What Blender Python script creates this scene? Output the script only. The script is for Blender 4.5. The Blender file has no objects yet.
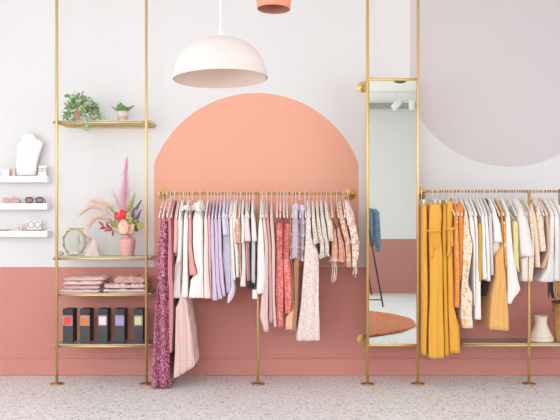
import bpy, bmesh, math, random
from mathutils import Vector, Matrix
random.seed(7)
PI = math.pi
S = bpy.context.scene
COL = S.collection

# ------------------------------------------------------------------ camera, world, lights, exposure
F = 750.0; DW = 6.375; CZ = 1.21; CX = 280.0; CY = 233.0     # focal (px), wall distance, eye height, principal point
cam_d = bpy.data.cameras.new('camera'); cam = bpy.data.objects.new('camera', cam_d); COL.objects.link(cam)
cam.location = (0, -DW, CZ); cam.rotation_euler = (PI/2, 0, 0)
cam_d.sensor_width = 36; cam_d.lens = F/560*36; cam_d.shift_y = 23/560; cam_d.clip_start = .05
S.camera = cam
S.view_settings.view_transform = 'Standard'; S.view_settings.look = 'None'
S.view_settings.gamma = 1; S.view_settings.use_curve_mapping = False
S.view_settings.exposure = 0.05
w = bpy.data.worlds.new('sky'); S.world = w; w.use_nodes = True
w.node_tree.nodes['Background'].inputs[0].default_value = (.95, .97, 1, 1)
w.node_tree.nodes['Background'].inputs[1].default_value = 1.0
def area(name, loc, rot, sx, sy, e, c):
    l = bpy.data.lights.new(name, 'AREA'); l.shape = 'RECTANGLE'; l.size = sx; l.size_y = sy; l.energy = e; l.color = c
    o = bpy.data.objects.new(name, l); COL.objects.link(o); o.location = loc; o.rotation_euler = rot; return o
area('daylight_left_window', (-4.1, -4.0, 1.75), (0, -PI/2, 0), 2.4, 4.2, 84, (.94, .96, .98))
area('daylight_right_window', (4.1, -4.2, 1.75), (0, PI/2, 0), 2.4, 3.6, 64, (.91, .95, 1))
area('added_back_fill', (-1.3, -9.38, 1.95), (PI/2, 0, 0), 3.8, 2.4, 160, (.91, .97, 1))  # added area light at the unseen back opening, for broad frontal light
area('added_ceiling_fill', (0, -5.2, 3.78), (0, 0, 0), 6, 3.4, 14, (.91, .97, 1))  # added overhead fill; no such fitting is built on the ceiling

# ------------------------------------------------------------------ helpers
def lin(c):
    if isinstance(c, str): c = [int(c[i:i+2], 16) for i in (0, 2, 4)]
    r = []
    for v in c:
        v /= 255.
        r.append(v/12.92 if v <= .04045 else ((v+.055)/1.055)**2.4)
    return tuple(r)+(1.,)
def at(px, py, d): return Vector(((px-CX)*d/F, d-DW, CZ-(py-CY)*d/F))
def wx(px, d): return (px-CX)*d/F
def wz(py, d): return CZ-(py-CY)*d/F
MATS = {}
def mat(name, color, rough=.6, metal=0, trans=0, **k):
    if name in MATS: return MATS[name]
    m = bpy.data.materials.new(name); m.use_nodes = True
    b = m.node_tree.nodes['Principled BSDF']
    b.inputs['Base Color'].default_value = lin(color); b.inputs['Roughness'].default_value = rough
    b.inputs['Metallic'].default_value = metal; b.inputs['Transmission Weight'].default_value = trans
    for kk, v in k.items(): b.inputs[kk.replace('_', ' ')].default_value = v
    MATS[name] = m; return m
class N:                                                     # tiny node helper
    def __init__(s, m): s.t = m.node_tree; s.b = s.t.nodes['Principled BSDF']
    def new(s, typ, **k):
        n = s.t.nodes.new(typ)
        for a, v in k.items(): setattr(n, a, v)
        return n
    def link(s, a, b): s.t.links.new(a, b)
    def setv(s, sock, v):
        if hasattr(v, 'is_linked') or isinstance(v, bpy.types.NodeSocket): s.link(v, sock)
        else: sock.default_value = v
    def math(s, op, a, b=0.0):
        n = s.new('ShaderNodeMath', operation=op); s.setv(n.inputs[0], a); s.setv(n.inputs[1], b); return n.outputs[0]
    def mix(s, f, a, b):
        n = s.new('ShaderNodeMix', data_type='RGBA'); s.setv(n.inputs[0], f); s.setv(n.inputs[6], a); s.setv(n.inputs[7], b); return n.outputs[2]
    def coord(s, scale=1.0):
        c = s.new('ShaderNodeTexCoord'); m = s.new('ShaderNodeMapping'); s.link(c.outputs['Object'], m.inputs[0])
        m.inputs['Scale'].default_value = (scale,)*3 if not isinstance(scale, tuple) else scale
        return m.outputs[0]
    def noise(s, vec, scale, detail=2):
        n = s.new('ShaderNodeTexNoise'); s.link(vec, n.inputs['Vector']); n.inputs['Scale'].default_value = scale; n.inputs['Detail'].default_value = detail
        return n.outputs['Fac']
    def voro(s, vec, scale, out='Distance'):
        n = s.new('ShaderNodeTexVoronoi'); s.link(vec, n.inputs['Vector']); n.inputs['Scale'].default_value = scale
        return n.outputs[out]
    def bump(s, h, strength, dist=.01):
        n = s.new('ShaderNodeBump'); s.link(h, n.inputs['Height']); n.inputs['Strength'].default_value = strength; n.inputs['Distance'].default_value = dist
        s.link(n.outputs[0], s.b.inputs['Normal'])
def translucent(m, f):                                       # thin cloth or petals let some light through
    t = m.node_tree; b = t.nodes['Principled BSDF']; o = t.nodes['Material Output']
    tr = t.nodes.new('ShaderNodeBsdfTranslucent'); mx = t.nodes.new('ShaderNodeMixShader'); mx.inputs[0].default_value = f
    s = b.inputs['Base Color']
    if s.is_linked: t.links.new(s.links[0].from_socket, tr.inputs[0])
    else: tr.inputs[0].default_value = s.default_value
    t.links.new(b.outputs[0], mx.inputs[1]); t.links.new(tr.outputs[0], mx.inputs[2]); t.links.new(mx.outputs[0], o.inputs[0])
    return m
def fabric(name, c, pattern=None, c2=None, c3=None, scale=60, thr=.3):
    if name in MATS: return MATS[name]
    m = mat(name, c, .9); n = N(m); v = n.coord()
    m.node_tree.nodes['Principled BSDF'].inputs['Sheen Weight'].default_value = .15
    if pattern == 'floral':                                  # blots of two colours scattered on a ground
        d = n.voro(v, scale); f = n.math('LESS_THAN', d, thr)
        col = n.mix(f, lin(c), lin(c2))
        if c3:
            d2 = n.noise(v, scale*.7, 1); f2 = n.math('GREATER_THAN', d2, .6); col = n.mix(f2, col, lin(c3))
        n.link(col, n.b.inputs['Base Color'])
    elif pattern == 'blotch':                                # larger soft-edged printed blossoms
        d = n.noise(v, scale, 3); f = n.math('GREATER_THAN', d, thr); col = n.mix(f, lin(c), lin(c2))
        if c3:
            d2 = n.voro(v, scale*2.2); f2 = n.math('LESS_THAN', d2, .28); col = n.mix(f2, col, lin(c3))
        n.link(col, n.b.inputs['Base Color'])
    elif pattern == 'gingham':
        sp = n.new('ShaderNodeSeparateXYZ'); n.link(v, sp.inputs[0])
        a = n.math('GREATER_THAN', n.math('SINE', n.math('MULTIPLY', sp.outputs[0], 2*PI*scale)), 0)
        b = n.math('GREATER_THAN', n.math('SINE', n.math('MULTIPLY', sp.outputs[2], 2*PI*scale)), 0)
        f = n.math('MULTIPLY', n.math('ADD', a, b), .5)
        n.link(n.mix(f, lin(c), lin(c2)), n.b.inputs['Base Color'])
    translucent(m, .1)
    return m

WOFF = {}
def thing(name, label, cat, loc=(0, 0, 0), group=None, rotz=0):
    o = bpy.data.objects.new(name, None); COL.objects.link(o); o.location = loc; o.rotation_euler = (0, 0, rotz)
    o.empty_display_size = .05; WOFF[o.name] = Vector(loc); tag(o, label, cat, group); return o
def tag(o, label, cat, group=None):
    o['label'] = label; o['category'] = cat
    if group: o['group'] = group
    return o
def obj(name, bm, m, parent=None, smooth=True, local=False, origin=None):
    me = bpy.data.meshes.new(name)
    off = Vector((0, 0, 0))
    if parent is not None: off = WOFF.get(parent.name, Vector((0, 0, 0)))
    if origin is not None: off = Vector(origin)
    if not local: bmesh.ops.translate(bm, verts=bm.verts, vec=-off)
    bmesh.ops.recalc_face_normals(bm, faces=bm.faces)
    bm.to_mesh(me); bm.free()
    if smooth:
        for p in me.polygons: p.use_smooth = True
    if m: me.materials.append(m)
    o = bpy.data.objects.new(name, me); COL.objects.link(o)
    if parent is not None:
        o.parent = parent
        if origin is not None:
            o.location = off - WOFF.get(parent.name, Vector((0, 0, 0)))
            WOFF[o.name] = off
        else: WOFF[o.name] = WOFF.get(parent.name, Vector((0, 0, 0)))
    else:
        if not local: o.location = off
        WOFF[o.name] = off
    return o
def struct(o): o['kind'] = 'structure'; return o
def box(bm, x0, x1, y0, y1, z0, z1, bev=0):
    r = bmesh.ops.create_cube(bm, size=1)
    vs = r['verts']
    for v in vs: v.co = Vector((x0+(v.co.x+.5)*(x1-x0), y0+(v.co.y+.5)*(y1-y0), z0+(v.co.z+.5)*(z1-z0)))
    if bev:
        es = list({e for v in vs for e in v.link_edges})
        bmesh.ops.bevel(bm, geom=es, offset=bev, segments=2, affect='EDGES', profile=.5)
def tube(bm, pts, r, n=10, cap=True, closed=False):
    pts = [Vector(p) for p in pts]; rings = []
    L = len(pts); up = None
    for i, p in enumerate(pts):
        if closed: t = pts[(i+1) % L]-pts[i-1]
        else: t = pts[min(i+1, L-1)]-pts[max(i-1, 0)]
        t.normalize()
        if up is None:
            a = Vector((0, 0, 1)) if abs(t.z) < .9 else Vector((1, 0, 0))
            up = t.cross(a).normalized()
        else:
            up = (up-t*up.dot(t)).normalized()
        s = t.cross(up); rr = r[i] if isinstance(r, (list, tuple)) else r
        rings.append([bm.verts.new(p+(up*math.cos(2*PI*k/n)+s*math.sin(2*PI*k/n))*rr) for k in range(n)])
    for i in range(L if closed else L-1):
        a, b = rings[i], rings[(i+1) % L]
        for k in range(n): bm.faces.new((a[k], a[(k+1) % n], b[(k+1) % n], b[k]))
    if cap and not closed:
        bm.faces.new(rings[0]); bm.faces.new(rings[-1])
def lathe(bm, prof, c=(0, 0, 0), n=40, rot=None, cap=True):
    """prof: list of (r, z)"""
    c = Vector(c); rings = []
    for r, z in prof:
        ring = []
        for k in range(n):
            v = Vector((r*math.cos(2*PI*k/n), r*math.sin(2*PI*k/n), z))
            if rot: v = rot @ v
            ring.append(bm.verts.new(c+v))
        rings.append(ring)
    for a, b in zip(rings, rings[1:]):
        for k in range(n): bm.faces.new((a[k], a[(k+1) % n], b[(k+1) % n], b[k]))
    if cap:
        bm.faces.new(rings[0]); bm.faces.new(rings[-1])
def ell(bm, c, rx, ry, rz, seg=14, rings=8, rot=None):
    r = bmesh.ops.create_uvsphere(bm, u_segments=seg, v_segments=rings, radius=1)
    for v in r['verts']:
        p = Vector((v.co.x*rx, v.co.y*ry, v.co.z*rz))
        if rot: p = rot @ p
        v.co = Vector(c)+p
def B(): return bmesh.new()
def interp(rows, y):
    if y <= rows[0][0]: return rows[0][1:]
    for a, b in zip(rows, rows[1:]):
        if y <= b[0]:
            f = (y-a[0])/(b[0]-a[0]); f = f*f*(3-2*f)*.5+f*.5
            return tuple(a[i]+(b[i]-a[i])*f for i in range(1, len(a)))
    return rows[-1][1:]

# ------------------------------------------------------------------ common materials
brass = mat('brushed brass', 'e9c888', .45, .85)
brass_dark = mat('aged brass', 'c9a076', .4, 1.0)
white_paint = mat('white lacquer', 'f4f1ee', .5)
white_plastic = mat('white plastic', 'f6f2ef', .4)
def clear_glass(name, tint, refl=1.0, rough=0.0):
    m = bpy.data.materials.new(name); m.use_nodes = True; t = m.node_tree; t.nodes.clear()
    o = t.nodes.new('ShaderNodeOutputMaterial'); mx = t.nodes.new('ShaderNodeMixShader')
    tr = t.nodes.new('ShaderNodeBsdfTransparent'); tr.inputs[0].default_value = lin(tint)
    gl = t.nodes.new('ShaderNodeBsdfGlossy'); gl.inputs['Roughness'].default_value = rough
    fr = t.nodes.new('ShaderNodeLayerWeight'); fr.inputs[0].default_value = .5
    pw = t.nodes.new('ShaderNodeMath'); pw.operation = 'POWER'; t.links.new(fr.outputs['Facing'], pw.inputs[0]); pw.inputs[1].default_value = 4
    ml = t.nodes.new('ShaderNodeMath'); ml.operation = 'MULTIPLY_ADD'; t.links.new(pw.outputs[0], ml.inputs[0]); ml.inputs[1].default_value = .45*refl; ml.inputs[2].default_value = .04
    t.links.new(ml.outputs[0], mx.inputs[0]); t.links.new(tr.outputs[0], mx.inputs[1]); t.links.new(gl.outputs[0], mx.inputs[2])
    t.links.new(mx.outputs[0], o.inputs[0]); return m
shelf_glass = clear_glass('shelf glass', 'f0f5f1')
edge_glass = mat('green glass edge', 'b4c0b3', .2)
pane_glass = clear_glass('window glass', 'fafcfc')

# ------------------------------------------------------------------ room shell
XL, XR, YB, ZC = -4.2, 4.2, -9.475, 3.807
BAND = wz(267, DW)
def wall_material(name, painted, band_z, band_c, white_c, warm=False):
    m = mat(name, white_c, .75); n = N(m); v = n.coord()
    sp = n.new('ShaderNodeSeparateXYZ'); n.link(v, sp.inputs[0]); x, y, z = sp.outputs
    col = lin(white_c)
    if painted:
        def arch(cx, cz, r, up, half):
            dx = n.math('SUBTRACT', x, cx); dz = n.math('SUBTRACT', z, cz)
            dz2 = n.math('MAXIMUM', dz, 0.0) if up else n.math('MINIMUM', dz, 0.0)
            d = n.math('SQRT', n.math('ADD', n.math('MULTIPLY', dx, dx), n.math('MULTIPLY', dz2, dz2)))
            return n.math('MULTIPLY', n.math('LESS_THAN', d, r), n.math('LESS_THAN', n.math('ABSOLUTE', dx), half))
        col = n.mix(arch(wx(256.3, DW), wz(202.3, DW), 109.3*DW/F, True, 102.3*DW/F), col, lin('edae95'))
        col = n.mix(arch(wx(510, DW), wz(58.8, DW), 108*DW/F, False, 100*DW/F), col, lin('d4cccd'))
    col = n.mix(n.math('LESS_THAN', z, band_z), col, lin(band_c))
    # faint roller mottling of the paint film
    n.link(col, n.b.inputs['Base Color']); n.bump(n.noise(v, 90, 3), .08, .002)
    return m
m_front = wall_material('painted wall with arches', True, BAND, 'd18d81', 'e3e2e2')
m_side = wall_material('plain painted wall', False, -1.0, 'd18d81', 'efeeec')
m_back = wall_material('two tone painted back wall', False, 1.09, 'cb8a80', 'f1efed')
b = B(); box(b, XL, XR, 0, .12, 0, ZC); struct(obj('wall_front', b, m_front, smooth=False))
def holed_wall(axis, c0, c1, a0, a1, holes):
    """wall slab along an axis with rectangular openings (u0,u1,z0,z1), left to right"""
    b = B()
    def bx(u0, u1, z0, z1):
        if u1-u0 < 1e-4 or z1-z0 < 1e-4: return
        if axis == 'y': box(b, c0, c1, u0, u1, z0, z1)
        else: box(b, u0, u1, c0, c1, z0, z1)
    u = a0
    for (u0, u1, z0, z1) in holes:
        bx(u, u0, 0, ZC); bx(u0, u1, 0, z0); bx(u0, u1, z1, ZC); u = u1
    bx(u, a1, 0, ZC); return b
HL = (-6.2, -1.8, .5, 3.0); HR = (-6.1, -2.3, .5, 3.0); HB = (-3.3, .7, .7, 3.2)
struct(obj('wall_left', holed_wall('y', XL-.12, XL, YB, 0, [HL]), m_side, smooth=False))
struct(obj('wall_right', holed_wall('y', XR, XR+.12, YB, 0, [HR]), m_side, smooth=False))
struct(obj('wall_back', holed_wall('x', YB-.12, YB, XL, XR, [HB]), m_back, smooth=False))
def window(name, axis, c, h, nm):
    fr = B(); u0, u1, z0, z1 = h
    def bx(b, a0, a1, q0, q1, k=.05):
        if axis == 'y': box(b, c-k, c+k, a0, a1, q0, q1)
        else: box(b, a0, a1, c-k, c+k, q0, q1)
    for a, b_ in ((u0, u0+.06), (u1-.06, u1)): bx(fr, a, b_, z0, z1)
    bx(fr, u0+.06, u1-.06, z0, z0+.06); bx(fr, u0+.06, u1-.06, z1-.06, z1)
    for i in range(1, nm):
        u = u0+(u1-u0)*i/nm; bx(fr, u-.025, u+.025, z0+.06, z1-.06)
    o = struct(obj(name, fr, white_paint, smooth=False))
    g = B(); bx(g, u0+.06, u1-.06, z0+.06, z1-.06, .004)
    obj('window_pane', g, pane_glass, o, smooth=False)
window('window_1', 'y', XL-.06, HL, 3); window('window_2', 'y', XR+.06, HR, 3); window('added_window_3', 'x', YB-.06, HB, 3)  # the back window is unseen, added to light the room frontally
b = B(); box(b, XL-.12, XR+.12, YB-.12, .12, ZC, ZC+.1); struct(obj('ceiling', b, mat('ceiling paint', 'f3f2f0', .8), smooth=False))
# terrazzo floor
m = mat('terrazzo', 'dfd8d6', .45); n = N(m); v = n.coord()
vc = n.voro(v, 62, 'Color'); sp = n.new('ShaderNodeSeparateColor'); n.link(vc, sp.inputs[0])
d = n.voro(v, 62); chip = n.math('LESS_THAN', d, .42)
dark = n.math('MULTIPLY', chip, n.math('GREATER_THAN', sp.outputs[0], .80))
rosy = n.math('MULTIPLY', chip, n.math('LESS_THAN', sp.outputs[1], .22))
pale = n.math('MULTIPLY', chip, n.math('GREATER_THAN', sp.outputs[2], .72))
c = n.mix(pale, lin('e9e7e7'), lin('f8f7f7')); c = n.mix(rosy, c, lin('d6c6c0')); c = n.mix(dark, c, lin('928b8e'))
d2 = n.voro(v, 120); sp2 = n.new('ShaderNodeSeparateColor'); n.link(n.voro(v, 120, 'Color'), sp2.inputs[0])
c = n.mix(n.math('MULTIPLY', n.math('LESS_THAN', d2, .4), n.math('GREATER_THAN', sp2.outputs[0], .85)), c, lin('7d7679'))
n.link(c, n.b.inputs['Base Color'])
b = B(); box(b, XL-.12, XR+.12, YB-.12, .12, -.1, 0); struct(obj('floor', b, m, smooth=False))
zb = wz(358.5, DW)
def baseboard(name, x0, x1, y0, y1, c):
    b = B(); box(b, x0, x1, y0, y1, 0.001, zb, .003); struct(obj(name, b, mat('skirting '+c, c, .6), smooth=False))
baseboard('baseboard_front', XL, XR, -.012, 0, 'd18d81')
b = B(); box(b, XL, XR, YB, YB+.12, 3.706, ZC-.001); struct(obj('trim_1', b, mat('grey beam', 'b7b5ae', .7), smooth=False))

# ------------------------------------------------------------------ poles, shelves, rails
DP = 6.0; YP = DP-DW; YR = YP; PR = .0115
def foot(bm, x, y):
    lathe(bm, [(.054, .0), (.055, .005), (.052, .009), (.016, .0105), (.0145, .016), (.0115, .0165)], (x, y, .0008), 36)
def flange(bm, x, z, y0, r=.047):
    R = Matrix.Rotation(PI/2, 3, 'X')                        # z axis -> -y
    lathe(bm, [(r, 0), (r, .006), (r*.94, .009), (.012, .0095), (.01, .02)], (x, -.0005, z), 32, R)
    tube(bm, [(x, -.012, z), (x, y0, z)], .0065, 12)
# left shelving tower
tx0, tx1 = wx(56.8, DP), wx(146.3, DP)
tower = thing('shelving_unit', 'tall brass and glass shelving unit with plants, vase, folded tops and boxes', 'shelving unit', ((tx0+tx1)/2, YP, 0))
for x in (tx0, tx1):
    b = B(); tube(b, [(x, YP, .01), (x, YP, ZC)], PR, 16); p = obj('pole', b, brass, tower)
    b = B(); foot(b, x, YP); obj('foot', b, brass_dark, p)
def shelf(parent, x0, x1, z, back, rear_rod=False, depth0=.0):
    """glass sheet on a brass front rod; z is the top of the glass"""
    g = B(); box(g, x0+.012, x1-.012, back, YP+.012, z-.008, z, .001)
    o = obj('shelf', g, shelf_glass, parent, smooth=False)
    e = B(); box(e, x0+.012, x1-.012, YP+.009, YP+.012, z-.0078, z-.0002); box(e, x0+.012, x1-.012, back-.0012, back, z-.008, z-.0005)
    obj('glass_edge', e, edge_glass, o, smooth=False)
    r = B(); tube(r, [(x0, YP+.013, z-.0185), (x1, YP+.013, z-.0185)], .0095, 12)
    obj('shelf_rod', r, brass, o)
    return o
SZ = [wz(119.9, DP), wz(256.5, DP), wz(293.0, DP), wz(344.3, DP)]
sx0, sx1 = wx(52.5, DP), wx(152.5, DP)
for i, z in enumerate(SZ):
    o = shelf(tower, sx0, sx1, z, -.004 if i else -.085)
    r = B()
    if i == 0:
        zz = z-.0185
        tube(r, [(sx0+.005, YP+.013, zz), (sx0+.03, YP+.1, zz), (sx0+.05, -.16, zz), (sx0+.085, -.11, zz), (sx0+.15, -.092, zz), (sx1-.02, -.09, zz)], .0095, 12)
        obj('rear_rod', r, brass, o)
    for x in (tx0, tx1):
        r = B(); tube(r, [(x, YP+.02, z-.0185), (x, -.0 if i else -.09, z-.0185)], .0055, 10); obj('side_bracket', r, brass_dark, o)

# rail with notched collars
rail_m = mat('notched brass', 'd2a055', .35, 1.0); n = N(rail_m); v = n.coord()
sp = n.new('ShaderNodeSeparateXYZ'); n.link(v, sp.inputs[0])
f = n.math('GREATER_THAN', n.math('SINE', n.math('MULTIPLY', sp.outputs[0], 2*PI/.0205)), .2)
n.link(n.mix(f, lin('ddb266'), lin('8a6433')), n.b.inputs['Base Color'])
ZR1, ZR2 = wz(193.3, DP), wz(191.3, DP); RR = .0105
def rail(parent, x0, x1, z):
    b = B(); k = int((x1-x0)/.0058); tube(b, [(x0+(x1-x0)*i/k, YR, z) for i in range(k+1)], [RR if (i % 4) < 2 else RR*.82 for i in range(k+1)], 14)
    return obj('rail', b, rail_m, parent)
r1 = thing('clothes_rail', 'brass wall-mounted clothes rail in front of the orange arch', 'clothes rail', (wx(258, DP), YR, 0))
rail(r1, wx(160.2, DP), wx(355, DP), ZR1)
for px, xx in ((163.3, wx(161, DP)), (350.3, wx(354, DP))):
    b = B(); xw = wx(px, DW); R = Matrix.Rotation(PI/2, 3, 'X')
    lathe(b, [(.05, 0), (.05, .006), (.047, .009), (.012, .0095), (.01, .02)], (xw, -.0005, ZR1+.014), 32, R)
    tube(b, [(xw, -.012, ZR1+.012), (xw+(xx-xw)*.3, -.12, ZR1+.006), (xx, YR, ZR1)], .006, 12)
    obj('wall_flange', b, brass, r1)
b = B(); xx = wx(258, DP); tube(b, [(xx, YR, .01), (xx, YR, ZR1)], PR, 16); p = obj('pole', b, brass, r1)
b = B(); foot(b, xx, YR); obj('foot', b, brass_dark, p)
r2 = thing('clothes_rail', 'brass clothes rail with low glass shelf right of the mirror', 'clothes rail', (wx(529, DP), YR, 0))
X2E = 2.75
rail(r2, wx(425.5, DP), X2E, ZR2)
b = B(); xw = 1.197; R = Matrix.Rotation(PI/2, 3, 'X')
lathe(b, [(.05, 0), (.05, .006), (.047, .009), (.012, .0095), (.01, .02)], (xw, -.0005, ZR2+.004), 32, R)
tube(b, [(xw, -.012, ZR2+.004), (xw-.015, -.15, ZR2), (wx(426, DP), YR, ZR2)], .0085, 12); obj('wall_flange', b, brass, r2)
xx = wx(529, DP)
b = B(); tube(b, [(xx, YR, .01), (xx, YR, ZR2)], PR, 16); p = obj('pole', b, brass, r2)
b = B(); foot(b, xx, YR); obj('foot', b, brass_dark, p)
xe = 2.71
b = B(); tube(b, [(xe, YR, .01), (xe, YR, ZR2)], PR, 16); p = obj('pole', b, brass, r2)
b = B(); foot(b, xe, YR); obj('foot', b, brass_dark, p)
Z2S = wz(343.3, DP)
o = shelf(r2, wx(462.2, DP), X2E, Z2S, -.004)
for x in (wx(463.2, DP), wx(529, DP)):
    b = B(); tube(b, [(x, YP+.02, Z2S-.0185), (x, 0, Z2S-.0185)], .0055, 10); obj('side_bracket', b, brass_dark, o)
# mirror on its two poles
mx0, mx1 = wx(367.5, DP), wx(418, DP)
mir = thing('tall_mirror', 'tall narrow brass-framed mirror between two floor to ceiling poles', 'mirror', ((mx0+mx1)/2, YP, 0))
for x in (mx0, mx1):
    b = B(); tube(b, [(x, YP, .01), (x, YP, ZC)], PR, 16); p = obj('pole', b, brass, mir)
    b = B(); foot(b, x, YP); obj('foot', b, brass_dark, p)
for y in (79.5, 345.2):
    b = B(); z = wz(y, DP); tube(b, [(mx0, YP, z), (mx1, YP, z)], .0115, 12); obj('crossbar', b, brass, mir)
for y in (87.2, 339.5):
    b = B(); flange(b, mx0, wz(y, DW), YP+.012, .046); obj('wall_flange', b, brass, mir)
mg = mat('silvered mirror', 'e4ebe6', .0, 1.0)
b = B(); box(b, mx0+.013, mx1-.013, YP-.002, YP+.002, wz(344, DP), wz(80.7, DP)); obj('mirror_glass', b, mg, mir, smooth=False)
b = B(); box(b, mx0+.012, mx1-.012, YP+.0025, YP+.012, wz(344, DP), wz(80.7, DP)); obj('backing_board', b, mat('mirror backing', 'b98f5a', .7), mir, smooth=False)

# ------------------------------------------------------------------ pendant lamps
def lamp_cord(bm, x, y, z0, r): tube(bm, [(x, y, z0), (x, y, ZC-.03)], r, 12)
d = 4.2; lx, ly = wx(220.7, d), d-DW; rim = wz(79, d); RL = .264; HL_ = wz(37, d)-rim
lamp = thing('pendant_lamp', 'large white dome pendant lamp hanging above the orange arch', 'pendant lamp', (lx, ly, rim))
tilt = Matrix.Rotation(math.radians(-1.6), 3, 'Y')
b = B(); prof = []
for i in range(19):
    a = PI/2*i/18; prof.append((max(RL*math.cos(a)**.92, .02), HL_*math.sin(a)))
inn = [(max(r-.006, .012), z-.006 if i else 0.0005) for i, (r, z) in enumerate(prof)][::-1]
lathe(b, prof, (lx, ly, rim), 56, tilt, cap=False); obj('lamp_shade', b, mat('white enamel', 'e3d8d3', .5), lamp)
b = B(); lathe(b, inn, (lx, ly, rim), 56, tilt, cap=False); obj('shade_lining', b, mat('cream lamp lining', 'efe0d3', .6), lamp)
b = B(); lathe(b, [(.022, 0), (.022, .02), (.014, .03), (.010, .05)], (lx, ly, rim+HL_-.006), 20); obj('collar', b, white_plastic, lamp)
b = B(); lamp_cord(b, lx, ly, rim+HL_+.03, .007); obj('cord', b, white_plastic, lamp)
b = B(); lathe(b, [(.05, 0), (.05, -.02), (.03, -.03)], (lx, ly, ZC), 24); obj('ceiling_rose', b, white_plastic, lamp)
b = B(); lathe(b, [(.018, 0), (.018, -.05)], (lx, ly, rim+HL_-.02), 16); obj('socket', b, white_plastic, lamp)
b = B(); ell(b, (lx, ly, rim+.115), .042, .042, .055); obj('bulb', b, mat('pearl bulb', 'fbf6ef', .3), lamp)
d = 4.5; lx, ly = wx(273.6, d), d-DW; rim = wz(9.3, d)
lamp = thing('pendant_lamp', 'small orange bucket pendant lamp at the top edge of the picture', 'pendant lamp', (lx, ly, rim))
ora = mat('coral enamel', 'f0957a', .45)
b = B(); po = [(.098, 0), (.1, .004), (.112, .16), (.113, .2), (.1, .235), (.02, .245)]
lathe(b, po, (lx, ly, rim), 48, Matrix.Rotation(math.radians(1.2), 3, 'Y'), cap=False)
obj('lamp_shade', b, ora, lamp)
b = B(); lathe(b, [(.015, .239), (.094, .229), (.107, .2), (.106, .16), (.0945, .004), (.0965, .001)], (lx, ly, rim), 48, Matrix.Rotation(math.radians(1.2), 3, 'Y'), cap=False)
obj('shade_lining', b, mat('brown lamp lining', 'b97c5c', .6), lamp)
b = B(); lathe(b, [(.02, .24), (.02, .27), (.008, .285)], (lx, ly, rim), 20); obj('collar', b, brass, lamp)
b = B(); lamp_cord(b, lx, ly, rim+.28, .004); obj('cord', b, white_plastic, lamp)
b = B(); lathe(b, [(.05, 0), (.05, -.02), (.03, -.03)], (lx, ly, ZC), 24); obj('ceiling_rose', b, white_plastic, lamp)

# ------------------------------------------------------------------ hangers and garments
DG = 5.85                                                    # distance of the visible front edges
HW = .205
def arm(y, tip=.134): return -.064-tip*(min(abs(y), HW)/HW)**1.25
hang_white = mat('white hanger', 'f5ece8', .45); hang_pink = mat('blush hanger', 'f2d9d0', .5)
hang_clip = mat('steel clip', 'd8c9a8', .35, .8)
def hanger(x, zr, rotz, short, kind, m):
    t = thing('clothes_hanger', ('clip hanger' if kind == 'clip' else 'hanger')+' holding the '+short if short else 'empty blush hanger at the right end of the left rail', 'hanger', (x, YR, zr), 'hangers on the brass rails', rotz)
    b = B(); rr = RR+.0042; pts = []
    for i in range(15):                                      # hook over the rail, opening to the back
        a = math.radians(-55+i*(235)/14); pts.append((0, -rr*math.cos(a)*-1, rr*math.sin(a)))
    pts = [(0, p[1], p[2]) for p in pts]
    pts += [(0, -rr*.9, -.012), (0, -.004, -.026), (0, 0, -.038), (0, 0, -.068)]
    tube(b, pts, .0024, 6); obj('hook', b, m, t, local=True)
    b = B()
    if kind == 'clip':
        tube(b, [(0, -.13, -.076), (0, 0, -.068), (0, .13, -.076)], .004, 8); obj('bar', b, m, t, local=True)
        for y in (-.11, .11):
            b = B(); box(b, -.007, .007, y-.012, y+.012, -.110, -.070, .002); obj('clip', b, hang_clip, t, local=True)
    else:
        k = 14; tube(b, [(0, -HW+2*HW*i/k, arm(-HW+2*HW*i/k)) for i in range(k+1)], [.0035+.002*abs(i-k/2)/(k/2) for i in range(k+1)], 8)
        obj('shoulder_bar', b, m, t, local=True)
    return t
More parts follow.
